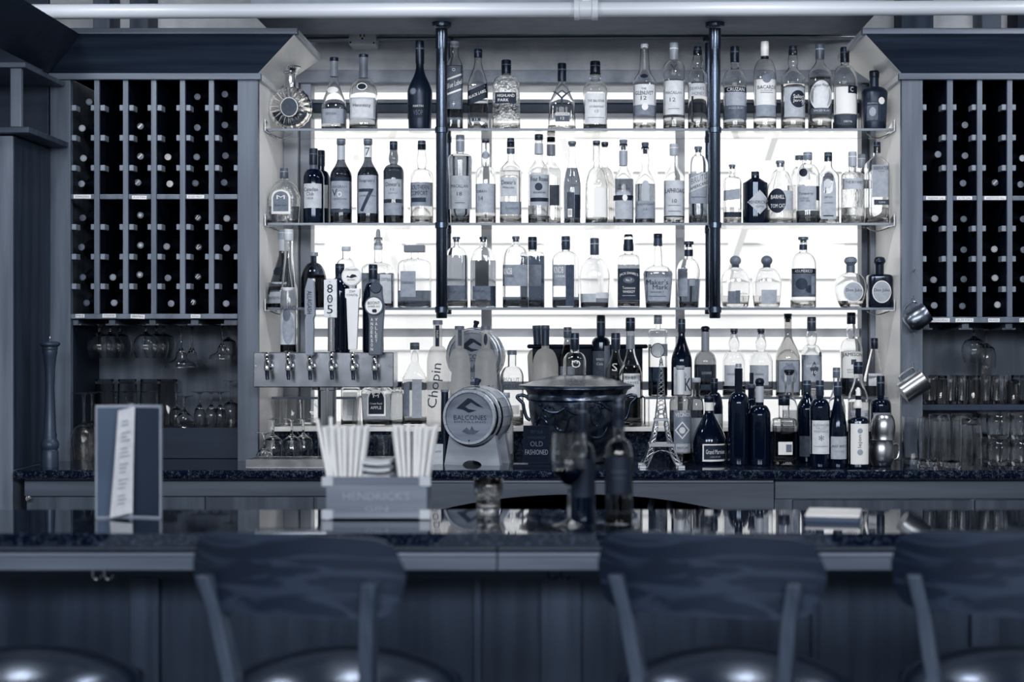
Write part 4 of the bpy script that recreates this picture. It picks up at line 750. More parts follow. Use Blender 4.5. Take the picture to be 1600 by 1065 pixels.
B('c', 1187, 17, 648, 632, 602, 590, 'black bottle with pale neck strip and dark cap', rn=6.2, sf='o', g='d', ct=.06, cs='d', rc=7, sl=[(603, 628, .58)])
B('c', 1225, 18.5, 660, 652, 633, 617, 'square clear bottle with black cap and barcode sticker', rn=8.6, sf='q', n=6, dep=.9, ct=.05, rc=9, lab=[('r', 1214, 1236, 689, 709, .8), ('r', 1226, 1235, 693, 705, .45)], tx=[('|||||||', 1230.5, 699, 8, 11, .1)], lq=(664, .72))
B('b', 1233, 14, 640, 612, 584, 577, 'clear bottle with glass stopper behind the square bottle', rn=7, sf='s', ct=.06, cs='k', rc=8.4, lq=(640, .7), D=5.5)
B('m', 1261, 16, 640, 612, 612, 594, 'dark wine bottle left of the large white wine label', rn=5.6, sf='s', g='d', ct=.2, lab=[('r', 1248, 1263, 680, 712, .3)], nm='wine_bottle')
B('f', 1281, 15.8, 636, 622, 618, 594, 'dark wine bottle with large white label', rn=5.6, sf='o', g='d', ct=.18, lab=[('r', 1265, 1297, 656, 708, .7)], tx=[('ALEXANDER', 1281, 663, 25, 4, .4), ('VALLEY', 1281, 668, 16, 4, .45), ('VINEYARDS', 1281, 673, 23, 3.5, .45), ('*', 1281, 683, 8, 9, .25), ('_______', 1281, 696, 22, 1, .5)], nm='wine_bottle')
B('b', 1307, 14, 640, 600, 590, 574, 'clear bottle with cork behind the sloping wine bottle', rn=5.2, sf='s', ct=.35, rc=5.8, lab=[('r', 1316, 1322, 640, 690, .75)], lq=(640, .8), D=5.5)
B('f', 1309, 14.5, 676, 622, 618, 596, 'sloping dark wine bottle with grey label low down', rn=5.4, sf='p', g='d', ct=.2, lab=[('r', 1295, 1324, 681, 716, .58)], tx=[('LARK WEST', 1309, 696, 26, 4, .3), ('PINOT NOIR', 1309, 704, 16, 2.5, .45)], nm='wine_bottle')
B('b', 1341, 16, 626, 590, 584, 565, 'clear bottle with dark cap behind the white-label bottle', rn=6.6, sf='s', ct=.12, lab=[('r', 1325, 1357, 640, 660, .6)], tx=[('LU', 1331, 647, 6, 5, .2), ('DO', 1352, 647, 6, 5, .2)], lq=(628, .8), D=5.45)
B('f', 1341, 16.5, 657, 650, 637, 605, 'dark bottle with white pourer cap and white script label', rn=4.4, sf='o', g='d', ct=.82, cs='p', rc=8, n=2.6, lab=[('r', 1325, 1358, 661, 724, .8), ('r', 1333, 1349, 661, 723, .86), ('o', 1341, 672, 4, 4, .5), ('o', 1341, 705, 4.5, 4.5, .5)], tx=[('lejon', 1341, 688, 20, 7, .2, dict(rot=pi/2))])
B('m', 1376, 16.5, 640, 622, 618, 587, 'dark wine bottle behind the stacked mugs', rn=5.6, sf='q', g='d', ct=.08, lab=[('r', 1360, 1392, 644, 690, .5)], nm='wine_bottle', D=5.48)
B('c', 695, 6, 640, 622, 612, 608, 'small dark bottle left of the barrel', rn=5.6, g='m', ct=.4, D=5.48)
B('b', 790, 12.5, 650, 634, 621, 613, 'small pale frosted bottle right of the barrel', rn=6, sf='o', g='f', ct=.5, lab=[('r', 779, 801, 660, 708, .72)], tx=[('____', 789, 668, 14, 1, .5), ('____', 789, 675, 14, 1, .5)], lq=(640, .8), D=5.48)
by = {}
for r in BOT: by.setdefault(r[0][0] if r[0][0] in '123' else ('c' if r[0] in 'cfmb' else r[0]), []).append(r)
PL = {'1': 'on the top glass shelf', '2': 'on the middle glass shelf', '3': 'on the lowest long glass shelf', 's': 'on the sill', 't': 'on the low glass riser', 'c': 'on the back counter'}
for kk, rows in by.items():
    rows.sort(key=lambda r: r[1])
    for i, r in enumerate(rows):
        lab = f'{r[7]}, {PL[kk]}'
        if len(lab.replace(',', '').split())+2 <= 16: lab = f'{r[7]}, {ORD[i+(1 if kk == "1" else 0)]} {PL[kk]}'
        make_bottle(*r[:7], r[7], r[8], lab, name=r[8].get('nm', 'liquor_bottle'))
# ---------------------------------------------------------------- crystal decanter at the left end of the top shelf
D = 5.64; k = D/F
e = empty('decanter', (PX(454, D), D, Z1), 'round fluted crystal decanter with silver stopper, first on the top glass shelf', 'decanter', 'bottles on the top glass shelf')
base = HY+(H-Z1)/k; R = 33*k; cz = (base-169)*k; V = []; Fc = []; nt, nr = 160, 14
for s in (-1, 1):
    for i in range(nr+1):
        q = i/nr
        for j in range(nt):
            t = 2*pi*j/nt; fl = .5+.5*cos(20*t)
            rr = R*q*(1+.03*fl*q); y = s*(.024*sqrt(max(0, 1-q*q*.93))+.0055*(fl-.4)*max(0, min(1, (q-.42)*8))*max(0, min(1, (1-q)*5)))
            V.append((rr*cos(t), y if i < nr else s*.004, max(.0, cz+rr*sin(t))))
o_ = (nr+1)*nt
for s, b0 in ((-1, 0), (1, o_)):
    for i in range(nr):
        for j in range(nt):
            a = b0+i*nt+j; b = b0+i*nt+(j+1) % nt; q = (a, b, b+nt, a+nt); Fc.append(q if s < 0 else q[::-1])
for j in range(nt):
    a = nr*nt+j; b = nr*nt+(j+1) % nt; Fc.append((a, b, b+o_, a+o_))
mesh('glass', V, Fc, mat('glass', .97), e, 'all')
V, Fc = loft([[(rx*R, y, z_) for rx, y, z_ in q] for q in [[(cos(t)*f_, -.02 if 0 else yy, 0) for t in (0, 1)] for f_, yy in ()]]) if 0 else ([], [])
P = []
for i in range(25):
    t = pi*(1.08+.84*i/24); P.append((R*.86*cos(t), max(.006, cz+R*.86*sin(t))))
V = [(x, -.017, z) for x, z in P]+[(x, .017, z) for x, z in P]; n = len(P)
mesh('liquid', V, [tuple(range(n)), tuple(range(2*n-1, n-1, -1))]+[(i, i+n, (i+1) % n+n, (i+1) % n) for i in range(n)], mat('liquid', .3), e)
v, f = lathe([(.020, (base-137)*k), (.0195, (base-133)*k), (.0195, (base-118)*k), (.021, (base-116)*k)], 24); mesh('collar', v, f, mat('metal', .75, .15, 1), e, True)
v, f = lathe([(.016, (base-117)*k), (.024, (base-115)*k), (.026, (base-114)*k), (.022, (base-113)*k), (.030, (base-108)*k), (.037, (base-106)*k), (.036, (base-104)*k), (.01, (base-105)*k)], 28); mesh('stopper', v, f, mat('metal', .75, .1, 1), e, True)
for r_, g, ep in ((1.08, .8, 0), (1, .26, .0015)):
    v = [(12.5*k*r_*cos(2*pi*j/32), -.029-ep, cz+14*k*r_*sin(2*pi*j/32)) for j in range(32)]
    v += [(x*.97, -.020, z) for x, y, z in v]
    mesh('medallion', v, [tuple(range(32))]+[(i, i+32, (i+1) % 32+32, (i+1) % 32) for i in range(32)], paper(g), e)
# ---------------------------------------------------------------- beer tower
D = 5.28; k = D/F
STEEL = mat('metal', .6, .2, 1, stretch=(1, 1, 1)); STEEL2 = mat('metal', .74, .24, 1, stretch=(1, 1, 1)); CHR = mat('metal', .85, .06, 1); BLK = mat('plastic', .04, .3)
e = at_base('beer_tower', (PX(506, D), D+.06, ZC), 'polished steel beer tower with six faucets and four tap handles', 'beer tower')
zt0, zt1 = PZ(605, D), PZ(550, D)
box('tower_box', PX(396, D), PX(615, D), D, D+.125, zt0, zt1, STEEL, e, .003)
for px, py in ((399, 572), (611, 572)): 
    v, f = lathe([(.003, 0), (.003, .003)], 10); mesh('screw', v, f, CHR, e, True, loc=(PX(px, D), D, PZ(py, D)), rot=(pi/2, 0, 0))
r = S(14.5, D); v, f = lathe([(r*1.25, .0), (r*1.25, .008), (r, .012), (r, zt0-ZC-.012), (r*1.1, zt0-ZC-.01), (r*1.1, zt0-ZC)], 32); mesh('column', v, f, mat('metal', .7, .12, 1), e, True, loc=(PX(511, D+.06), D+.06, ZC))
yf = D-.045
TX = (417, 450, 484, 518, 551, 585)
for px in TX:
    x = PX(px, yf); z = lambda py: PZ(py, yf)-PZ(573, yf)
    fz = mesh('faucet', *lathe([(S(2.4, D), z(580)), (S(4.2, D), z(578)), (S(4.4, D), z(566)), (S(3, D), z(564)), (S(2.6, D), z(560)), (S(4, D), z(558)), (S(4, D), z(553)), (S(3, D), z(550))], 16), CHR, e, True, loc=(x, yf, PZ(573, yf)))
    v, f = lathe([(S(2.8, D), 0), (S(2.8, D), .03), (S(5, D), .032), (S(5, D), .045)], 16); mesh('shank', v, f, CHR, fz, True, rot=(-pi/2, 0, 0))
    v, f = tube([(0, 0, z(577)), (S(1, D), -.006, z(584)), (S(1.6, D), -.008, z(593))], [S(3, D), S(3.2, D), S(2.6, D)], 12); mesh('spout', v, f, BLK, fz, True)
def flat_text(s, px, py, wd, ht, y, m, par, **kw):
    return lettering(s, PX(px, y), PZ(py, y), S(wd, y), S(ht, y), lambda x, z: y-.0006, m, par, **kw)
def prism(pts, y0, y1):
    """pixel outline at depth y0 extruded to y1"""
    n = len(pts); v = [(PX(a, y0), y0, PZ(b, y0)) for a, b in pts]; v += [(x, y1, z) for x, y, z in v]
    return v, [tuple(range(n)), tuple(range(2*n-1, n-1, -1))]+[(i, i+n, (i+1) % n+n, (i+1) % n) for i in range(n)]
def disc(px, py, r, y, dep): 
    pts = [(px+r*cos(2*pi*i/36), py+r*sin(2*pi*i/36)) for i in range(36)]; return prism(pts, y, y+dep)
DK = paper(.08)
h = mesh('tap_handle', *prism([(477, 555), (476, 500), (478, 492), (475.5, 492), (476, 452), (481, 434), (490, 438), (491, 452), (492, 492), (489, 498), (490, 510), (489, 555)], yf-.012, yf+.012), mat('wood', .48, .5), e, bevel=.002); tag(h, 'pale wooden tap handle with vertical lettering')
flat_text('ALLAGASH', 483.5, 472, 36, 7, yf-.0125, DK, h, rot=-pi/2)
v, f = lathe([(S(5.5, yf), PZ(549, yf)), (S(5.5, yf), PZ(496, yf))], 20, (0, 0, 0)); h = mesh('tap_handle', [(x+PX(517.5, yf), y+yf, z) for x, y, z in v], f, mat('metal', .72, .15, 1), e, True); tag(h, 'steel rod tap handle with a tall numbered plate')
pl_ = mesh('plate', *prism([(506, 437), (526, 435.5), (526, 496), (506, 495)], yf-.022, yf-.012), paper(.72), h, bevel=.001)
for s, py in (('8', 450.5), ('0', 466.5), ('5', 483)): flat_text(s, 515.5, py, 9, 13.5, yf-.0222, DK, h)
for a in (440, 492.5): flat_text('*', 515.5, a, 2, 2.5, yf-.0222, DK, h)
flat_text('+', 515.5, 466.5, 4, 4, yf-.0222, DK, h)
h = mesh('tap_handle', *prism([(539, 451), (562.5, 450), (562, 465), (560.5, 466), (557, 546), (544, 546), (541, 466), (539, 465)], yf-.012, yf+.012), mat('paint', .74, .4), e, bevel=.002); tag(h, 'pale tapered tap handle topped by a round badge')
mesh('badge', *disc(549, 431.5, 15.5, yf-.012, .014), paper(.7), h, bevel=.001); mesh('badge_face', *disc(549, 431.5, 13.5, yf-.0145, .004), paper(.78), h)
mesh('badge_ring', *disc(549, 431.5, 9.5, yf-.0152, .002), paper(.86), h)
flat_text('STAY', 550.5, 455, 10, 3.4, yf-.0125, DK, h); flat_text('COASTAL', 550.5, 460.5, 18, 3.4, yf-.0125, DK, h)
flat_text('CORONADO', 549, 421, 21, 3.4, yf-.0155, DK, h, arc=-.0, slope=0); flat_text('BREWING', 549, 437, 12, 2.2, yf-.0155, DK, h)
mesh('emblem', *prism([(541, 433), (543, 430), (546, 432), (550, 428), (555, 429), (558, 432), (553, 433), (549, 434.5), (545, 433)], yf-.0162, yf-.0155), DK, h)
h = mesh('tap_handle', *prism([(576, 555), (576, 500), (573, 478), (578, 462), (577.5, 447), (582, 442), (592, 442), (597, 447), (597, 462), (601, 478), (599, 500), (596, 555)], yf-.014, yf+.012), mat('plastic', .3, .35), e, bevel=.003); tag(h, 'dark tap handle with a round pale badge and vertical lettering')
mesh('badge', *disc(584.5, 477.5, 15.5, yf-.02, .008), mat('plastic', .2, .3), h, bevel=.001); mesh('badge_face', *disc(584, 477.5, 13, yf-.0215, .004), paper(.76), h); mesh('knob', *disc(587, 449, 9, yf-.02, .01), mat('plastic', .12, .35), h, bevel=.002)
flat_text('BOONT', 584, 473, 19, 5, yf-.022, DK, h); flat_text('AMBER ALE', 584, 478.5, 19, 2.6, yf-.022, DK, h)
mesh('emblem', *prism([(581, 486), (582, 483), (587, 482.5), (589, 485), (588, 488), (583, 488)], yf-.0225, yf-.0215), DK, h)
for s, px in (('ANDERSON', 581, ), ('VALLEY', 588)):
    for i, c in enumerate(s): flat_text(c, px, 499+i*6.6, 3.4, 5, yf-.0146, paper(.8), h)
settle(e)
TT = (5.345, zt1, 'beer tower')
make_bottle(TT, 451, 13, 470, 400, 376, 358, '', dict(rn=6.8, sf='l', ct=.62, rc=7.2, lq=(538, .2), lab=[('r', 439, 464, 449, 538, .66), ('o', 452, 512, 9, 26, .5), ('o', 450, 492, 6, 10, .35)], tx=[('GALLIANO', 451, 481, 24, 7, .2)], group='bottles on the beer tower', ntaper=.0), 'very tall slender clear bottle with long label, standing on the beer tower', 'liquor_bottle')
make_bottle(TT, 531, 16, 456, 434, 428, 412, '', dict(rn=6.4, sf='o', g='d', ct=.1, sl=[(428, 438, .12)], group='bottles on the beer tower'), 'dark wine bottle on the beer tower behind the numbered tap handle', 'wine_bottle')
make_bottle(TT, 583, 16.5, 470, 440, 436, 413, '', dict(rn=6.2, sf='o', g='d', ct=.1, sl=[(436, 442, .3)], group='bottles on the beer tower'), 'dark wine bottle on the beer tower behind the dark tap handle', 'wine_bottle')
# drip tray
D = 5.1
e = at_base('drip_tray', (PX(500, D), D+.1, ZC), 'steel drip tray with slotted grate under the beer tower', 'drip tray')
x0, x1 = PX(384, D), PX(612, D); zt_ = PZ(717, D)
box('tray_lip', x0, x1, D, D+.006, ZC+.003, zt_, STEEL2, e, .001); box('tray_lip', x0, x1, D+.13, D+.136, ZC+.003, zt_, STEEL2, e, .001)
box('tray_end', x0, x0+.006, D+.006, D+.13, ZC+.003, zt_, STEEL2, e, .001); box('tray_end', x1-.006, x1, D+.006, D+.13, ZC+.003, zt_, STEEL2, e, .001); box('tray_base', x0+.006, x1-.006, D+.006, D+.13, ZC, ZC+.006, STEEL, e, .001)
src = None; n = 44
for i in range(n):
    x = x0+.012+(x1-x0-.024)*i/(n-1)
    if src is None: src = box('grate_bar', -.0028, .0028, 0, .124, -.004, 0, mat('metal', .6, .25, 1), e, 0); src.location = (x, D+.006, zt_-.001)
    else: reuse('grate_bar', src, e, (x, D+.006, zt_-.001))
settle(e)
# ---------------------------------------------------------------- barrels
def barrel(name, label, px, py, rpx, D, ln, rz, z_floor, texts=True):
    k = D/F; R = rpx*k; e = empty(name, (PX(px, D), D+.02, z_floor), label, 'barrel', rz=rz)
    zc = PZ(py, D)-z_floor
    def turn(v): return [(x, y, z) for x, z, y in v]     # lathe axis becomes +y
    def put(nm, prof, m, sm=True, par=None, seg=36):
        v, f = lathe(prof, seg, cap0=nm != 'hoop', cap1=nm != 'hoop'); return mesh(nm, [(x, z, -y+zc) for x, y, z in v], f, m, par or e, sm)
    wd = mat('wood', .52, .35, grain='y')
    ns = 20
    for s in range(ns):                                  # staves
        a0 = 2*pi*s/ns; a1 = 2*pi*(s+1)/ns-.012; V = []; Fc = []
        for i in range(9):
            u = i/8; r = R*(.93+.14*sin(pi*u))
            for a in (a0, (a0+a1)/2, a1):
                V += [(r*cos(a), ln*u, zc+r*sin(a)), ((r-.008)*cos(a), ln*u, zc+(r-.008)*sin(a))]
        for i in range(8):
            b = i*6; c = b+6
            Fc += [(b, b+2, c+2, c), (b+2, b+4, c+4, c+2), (b+1, c+1, c+3, b+3), (b+3, c+3, c+5, b+5), (b, c, c+1, b+1), (b+4, b+5, c+5, c+4)]
        Fc += [(0, 1, 3, 2), (2, 3, 5, 4)]; n_ = 48; Fc += [(n_, n_+2, n_+3, n_+1), (n_+2, n_+4, n_+5, n_+3)]
        mesh('stave', V, Fc, wd, e, True)
    for u in (.03, .2, .78, .93):
        r = R*(.93+.14*sin(pi*u)); r2 = R*(.93+.14*sin(pi*(u+.06)))
        put('hoop', [(r*.985, ln*u), (r+.002, ln*u+.0005), (r2+.002, ln*(u+.075)), (r2*.985, ln*(u+.075)+.0005)], mat('metal', .5, .22, 1))
    hd = put('barrel_head', [(.001, .012), (R*.86, .012), (R*.86, .02), (.001, .02)], mat('wood', .42, .4, grain='x'))
    put('barrel_head', [(.001, ln-.02), (R*.86, ln-.02), (R*.86, ln-.012), (.001, ln-.012)], wd)
    M = paper(.12); yy = .0114
    def q(a, b): return (a*k, yy, zc+b*k)
    pts = [(-24, 14), (-4, 31), (2, 30), (24, 15), (12, 18), (2, 24), (-8, 17), (-2, 13), (12, 11), (-2, 7), (-12, 12)]; s = rpx/48
    mesh('mountain_logo', [q(a*s, b*s) for a, b in pts], [tuple(range(11))], M, hd)
    fn = lambda x, z: yy
    lettering('BALCONES', 0, zc-1*k, 56*k*s, 8*k*s, fn, M, hd); lettering('DISTILLING', 0, zc-8*k*s, 54*k*s, 3*k*s, fn, M, hd)
    mesh('leaf_print', [q(a*s, b*s) for a, b in [(-14, -24), (-6, -17), (0, -22), (3, -14), (8, -22), (16, -22), (8, -28), (-4, -28)]], [tuple(range(8))], paper(.3), hd)
    u = .42; r = R*1.06; v, f = lathe([(.008, -.004), (.0085, .012), (.011, .013), (.011, .022), (.008, .024)], 14); mesh('bung', v, f, mat('wood', .14, .5), e, True, loc=(0, ln*u, zc+r), rot=(0, .25, 0))
    v, f = lathe([(.0025, 0), (.0025, .006)], 8); mesh('tap_stud', v, f, CHR, e, True, loc=(0, .008, zc-R*.8), rot=(pi/2, 0, 0))
    # cradle
    sm = mat('wood', .5, .5, grain='x')
    for y in (.035, ln-.055):
        n = 14; V = []; w0, w1 = R*1.0, R*.82; top = zc-R*.62
        out = [(-w0, 0), (-R*.34, 0)]+[(R*.34*-cos(pi*i/8), R*.16*sin(pi*i/8)) for i in range(1, 8)]+[(R*.34, 0), (w0, 0), (w1, top)]
        out += [(R*1.0*cos(a), zc+R*1.0*sin(a)*1.06) for a in [-pi*.25-pi*.5*i/10 for i in range(11)]]+[(-w1, top)]
        n = len(out); V = [(x, y, z) for x, z in out]+[(x, y+.025, z) for x, z in out]
        mesh('cradle_board', V, [tuple(range(n)), tuple(range(2*n-1, n-1, -1))]+[(i, i+n, (i+1) % n+n, (i+1) % n) for i in range(n)], sm, e)
    return e
barrel('whiskey_barrel', 'small oak barrel with dark mountain emblem, nearer one on the back counter', 732, 652, 46, 5.22, .2, -.24, ZC)
barrel('whiskey_barrel', 'small oak barrel behind the two tall frosted bottles on the sill', 737, 556, 43, 5.775, .17, -.1, ZS)
# ---------------------------------------------------------------- tureen, tub and the bottles in them
D = 5.43; k = D/F
e = empty('wine_cooler', (PX(901, D), D, ZC), 'large dark ornate bronze urn-shaped cooler with a flared lid', 'cooler')
b0 = HY+(H-ZC)/k; BR = mat('hammered', .3, .28, .9); BRS = mat('metal', .24, .25, .9)
Q = lambda hw, py: (hw*k, (b0-py)*k)
v, f = lathe([Q(46, b0), Q(52, b0-2), Q(52, 712), Q(46, 706), Q(58, 696), Q(68, 672), Q(73, 650), Q(75, 634), Q(75, 626), Q(79, 623), Q(79, 619), Q(77, 615), Q(80, 609), Q(86, 606), Q(86, 604), Q(70, 608), Q(68, 630), Q(50, 690), Q(1, 692)], 56); mesh('urn_body', v, f, BR, e, True)
v, f = lathe([Q(24, 592), Q(22, 588), Q(24, 586), Q(40, 588), Q(62, 593), Q(80, 599), Q(90, 601), Q(90, 603.5), Q(80, 604), Q(60, 600), Q(40, 596), Q(24, 592)], 56, cap0=False, cap1=False); mesh('lid', v, f, BRS, e, True)
for s in (-1, 1):
    pts = [(s*a*k, 0, (b0-b)*k) for a, b in ((74, 622), (84, 617), (93, 619), (90, 624), (84, 630), (82, 640), (78, 652), (72, 656))]
    v, f = tube(smooth_pts(pts), .006, 10); mesh('handle', v, f, BRS, e, True)
def on_urn(px, py):                              # a point on the urn's front
    prof = [Q(58, 696), Q(68, 672), Q(73, 650), Q(75, 634), Q(75, 626)]; z = (b0-py)*k; r = 75*k
    for (r0, z0), (r1, z1) in zip(prof, prof[1:]):
        if z <= z1: r = r0+(r1-r0)*(z-z0)/(z1-z0); break
    x = (px-901)*k; return (x, -sqrt(max(0, r*r-x*x))-.001, z)
for cx_, cy_, rx, ry in ((931, 646, 8, 16), (858, 640, 9, 9)):
    v, f = tube([on_urn(cx_+rx*cos(2*pi*i/24), cy_+ry*sin(2*pi*i/24)) for i in range(25)], .0025, 6); mesh('medallion_ring', v, f, BRS, e, True)
for pts in ([(846, 632), (858, 640), (872, 641), (884, 634)], [(884, 634), (896, 642), (910, 642), (922, 634)], [(922, 634), (934, 626), (944, 632), (956, 640)], [(838, 664), (845, 650), (854, 655), (858, 668)], [(868, 645), (870, 665), (884, 668), (890, 646)], [(915, 672), (926, 680), (940, 678), (948, 664)]):
    P_ = [on_urn(a, b) for a, b in smooth_pts(pts, 8)]; n_ = len(P_)
    v, f = tube(P_, [.002+.0035*sin(pi*i/(n_-1)) for i in range(n_)], 8); mesh('garland', v, f, BRS, e, True)
for px, py in ((846, 630), (852, 634), (860, 633), (940, 634), (948, 630), (838, 656), (844, 662), (850, 667), (884, 632), (922, 632)):
    p = on_urn(px, py); v, f = lathe([(.001, -.006), (.0045, -.004), (.006, 0), (.0045, .004), (.001, .006)], 10); mesh('rosette', v, f, BRS, e, True, loc=p)
make_bottle((5.43, ZC+.06, 'cooler'), 898, 18, 563, 550, 546, 520, '', dict(rn=6.8, sf='o', ct=.12, n=2.3, rc=7, ring=1, tx=[('O', 900, 568, 14, 12, .7)], lq=(640, .8), group='bottles in the coolers', D=5.43), 'round clear bottle with dark capsule poking out of the urn lid', 'liquor_bottle')
e = empty('black_tub', (PX(920, 5.9), 5.94, ZS), 'black rectangular plastic tub holding bottles on the sill behind the urn', 'tub')
x0, x1 = PX(832, 5.89)-e.location.x, PX(1004, 5.89)-e.location.x; zt_ = PZ(541, 5.89)-ZS; TB = mat('paint', .06, .4)
box('front', x0, x1, -.05, -.045, 0, zt_, TB, e); box('back', x0, x1, .045, .05, 0, zt_, TB, e); box('end', x0, x0+.006, -.045, .045, 0, zt_, TB, e); box('end', x1-.006, x1, -.045, .045, 0, zt_, TB, e); box('bottom', x0+.006, x1-.006, -.045, .045, 0, .003, TB, e)
v, f = tube([(x0-.012, -.054, zt_), (x1+.012, -.054, zt_)], .008, 10); mesh('rim', v, f, TB, e, True)
for xx_ in (x0-.012, x1+.012): v, f = tube([(xx_, -.054, zt_), (xx_, .05, zt_)], .008, 10); mesh('rim', v, f, TB, e, True)
TBR = (5.94, ZS+.004, 'tub'); gt = dict(group='bottles around the black tub')
make_bottle(TBR, 846, 17, 556, 544, 515, 508, '', dict(rn=6, sf='o', g='o', ct=.3, sl=[(513, 540, .22)], tilt=-.05, **gt), 'frosted white bottle leaning left inside the black tub', 'liquor_bottle')
make_bottle((5.785, ZS, ''), 852, 20.5, 572, 544, 515, 508, '', dict(rn=6, sf='o', g='o', ct=.3, sl=[(513, 540, .22)], **gt), 'frosted white bottle on the sill left of the urn lid hole', 'liquor_bottle')
make_bottle((5.84, ZS, ''), 887, 13, 562, 530, 528, 511, '', dict(rn=5.6, sf='s', g=.7, ct=.3, lab=[('r', 873, 905, 572, 620, .5)], **gt), 'grey bottle with dark capsule behind the bottle in the urn lid', 'wine_bottle')
make_bottle((5.843, ZS, ''), 939, 14.5, 535, 526, 524, 492, '', dict(rn=6, sf='o', g='d', ct=.2, lab=[('r', 924, 944, 548, 600, .3), ('r', 944, 953, 540, 600, .45)], tx=[('VINO', 937, 561, 12, 4, .8), ('Cala', 937, 568, 10, 4, .8)], **gt), 'tall dark wine bottle on the sill before the black tub', 'wine_bottle')
make_bottle((5.79, ZS, ''), 962, 16, 580, 548, 546, 520, '', dict(rn=6.4, sf='s', ct=.2, tilt=.0, tx=[('S', 960, 573, 8, 12, .9)], lq=(590, .8), **gt), 'clear bottle with dark capsule right of the tall dark wine bottle', 'liquor_bottle')
# ---------------------------------------------------------------- model tower, chalk sign, card, pepper mill, mugs
D = 5.2; k = D/F
e = empty('model_tower', (PX(1033, D), D, ZC), 'silver lattice model of an iron tower among the bottles', 'model')
b0 = HY+(H-ZC)/k; SV = mat('metal', .62, .3, .9); hz = lambda py: (b0-py)*k
def wprof(py):
    T = [(728, 32), (712, 24), (697, 18.5), (683, 15), (665, 11.5), (650, 8.6), (620, 5.6), (590, 3.6), (568, 2.4)]
    for (y0_, a0), (y1_, a1) in zip(T, T[1:]):
        if py >= y1_: return (a0+(a1-a0)*(y0_-py)/(y0_-y1_))*k
    return 2.4*k
LV = [728, 720, 712, 704, 697, 690, 683, 676, 670, 664, 657, 650, 643, 636, 629, 622, 615, 608, 601, 594, 587, 580, 573, 568]
def legw(py): return (8.5 if py > 697 else 6 if py > 660 else 4)*k*(1 if py > 640 else .0)
for sx in (-1, 1):
    for sy in (-1, 1):
        parts = []
        for a, b in zip(LV, LV[1:]):
            wa, wb = wprof(a), wprof(b); la, lb_ = min(legw(a), wa), min(legw(b), wb)
            for oa, ob in ((0, 0), (la, lb_)):
                parts.append(bar((sx*(wa-oa), sy*wa, hz(a)), (sx*(wb-ob), sy*wb, hz(b)), .0026 if a > 690 else .0022))
            if a > 650:
                parts.append(bar((sx*wa, sy*wa, hz(a)), (sx*(wb-lb_), sy*wb, hz(b)), .0014)); parts.append(bar((sx*(wa-la), sy*wa, hz(a)), (sx*wb, sy*wb, hz(b)), .0014))
            else:
                if sx > 0: parts.append(bar((-wa, sy*wa, hz(a)), (wb, sy*wb, hz(b)), .0014)); parts.append(bar((wa, sy*wa, hz(a)), (-wb, sy*wb, hz(b)), .0014))
        v, f = join(parts); mesh('lattice_leg', v, f, SV, e)
for py, ex, ht in ((694, 4.5, 5), (655, 3.2, 4), (572, 1.5, 3)):
    w_ = wprof(py)+ex*k*.5; pf = box('platform', -w_, w_, -w_, w_, hz(py)-ht*k*.5, hz(py)+ht*k*.5, SV, e, .0006)
for sy in (-1, 1):
    pts = [(24*k*.86*cos(pi*i/14), sy*(wprof(712)*.98), hz(722)+20*k*sin(pi*i/14)) for i in range(15)]
    v, f = tube(pts, .0022, 6); mesh('arch', v, f, SV, e, True)
v, f = lathe([(.0045, hz(568)), (.006, hz(566)), (.005, hz(562)), (.0018, hz(558)), (.001, hz(548))], 10); mesh('spire', v, f, SV, e, True)
for sx in (-1, 1):
    for sy in (-1, 1): box('foot', sx*.062-.011, sx*.062+.011, sy*.062-.011, sy*.062+.011, 0, .009, SV, e, .001)
D = 5.16; k = D/F
e = empty('chalk_sign', (PX(838, D), D+.02, ZC), 'small black chalkboard sign lettered in chalk in front of the urn', 'sign')
b0 = HY+(H-ZC)/k
sg = box('board', -21*k, 21*k, 0, .006, 0, 60*k, mat('paint', .02, .6), e, .001, loc=(0, 0, .012), rot=(-.16, 0, 0))
fr_ = [(-21, 21, 0, 1.6), (-21, 21, 58.4, 60), (-21, -19.6, 0, 60), (19.6, 21, 0, 60)]
for a, b, c, d in fr_: box('frame', a*k, b*k, -.0015, .0, c*k, d*k, mat('paint', .06, .5), sg, 0)
CK = mat('paper', .34, .9)
lettering('OLD', 0, 31*k, 20*k, 8*k, lambda x, z: -.0008, CK, sg); lettering('FASHIONED', 0, 18*k, 36*k, 8*k, lambda x, z: -.0008, mat('paper', .42, .9), sg)
lettering('TRY OUR', 0, 50*k, 20*k, 5*k, lambda x, z: -.0008, mat('paper', .2, .9), sg); lettering('HANDMADE', 0, 41*k, 28*k, 4*k, lambda x, z: -.0008, mat('paper', .18, .9), sg)
box('base', -36*k, 23*k, -.035, .03, 0, .012, mat('paint', .03, .5), e, .001)
for i in range(12): box('base_rib', (-35+i*1.9)*k, (-34.2+i*1.9)*k, -.036, -.03, .012, .017, paper(.5), e, 0)
D = 5.3
e = empty('small_card', (PX(683, D), D, ZC), 'small pale card leaning behind the barrel cradle', 'card'); k = D/F
cd_ = box('card', -8*k, 9*k, 0, .003, 0, 32*k, paper(.6), e, .0004, rot=(-.12, 0, 0)); lettering('COURTESY', 0, 20*k, 13*k, 3*k, lambda x, z: -.0006, paper(.15), cd_)
D = 5.2; k = D/F; b0 = HY+(H-ZC)/k
e = empty('pepper_mill', (PX(78, D), D, ZC), 'very tall turned dark wood pepper mill left of the stemware', 'pepper mill')
q = lambda T: [(a*k, (b0-b)*k) for a, b in T]
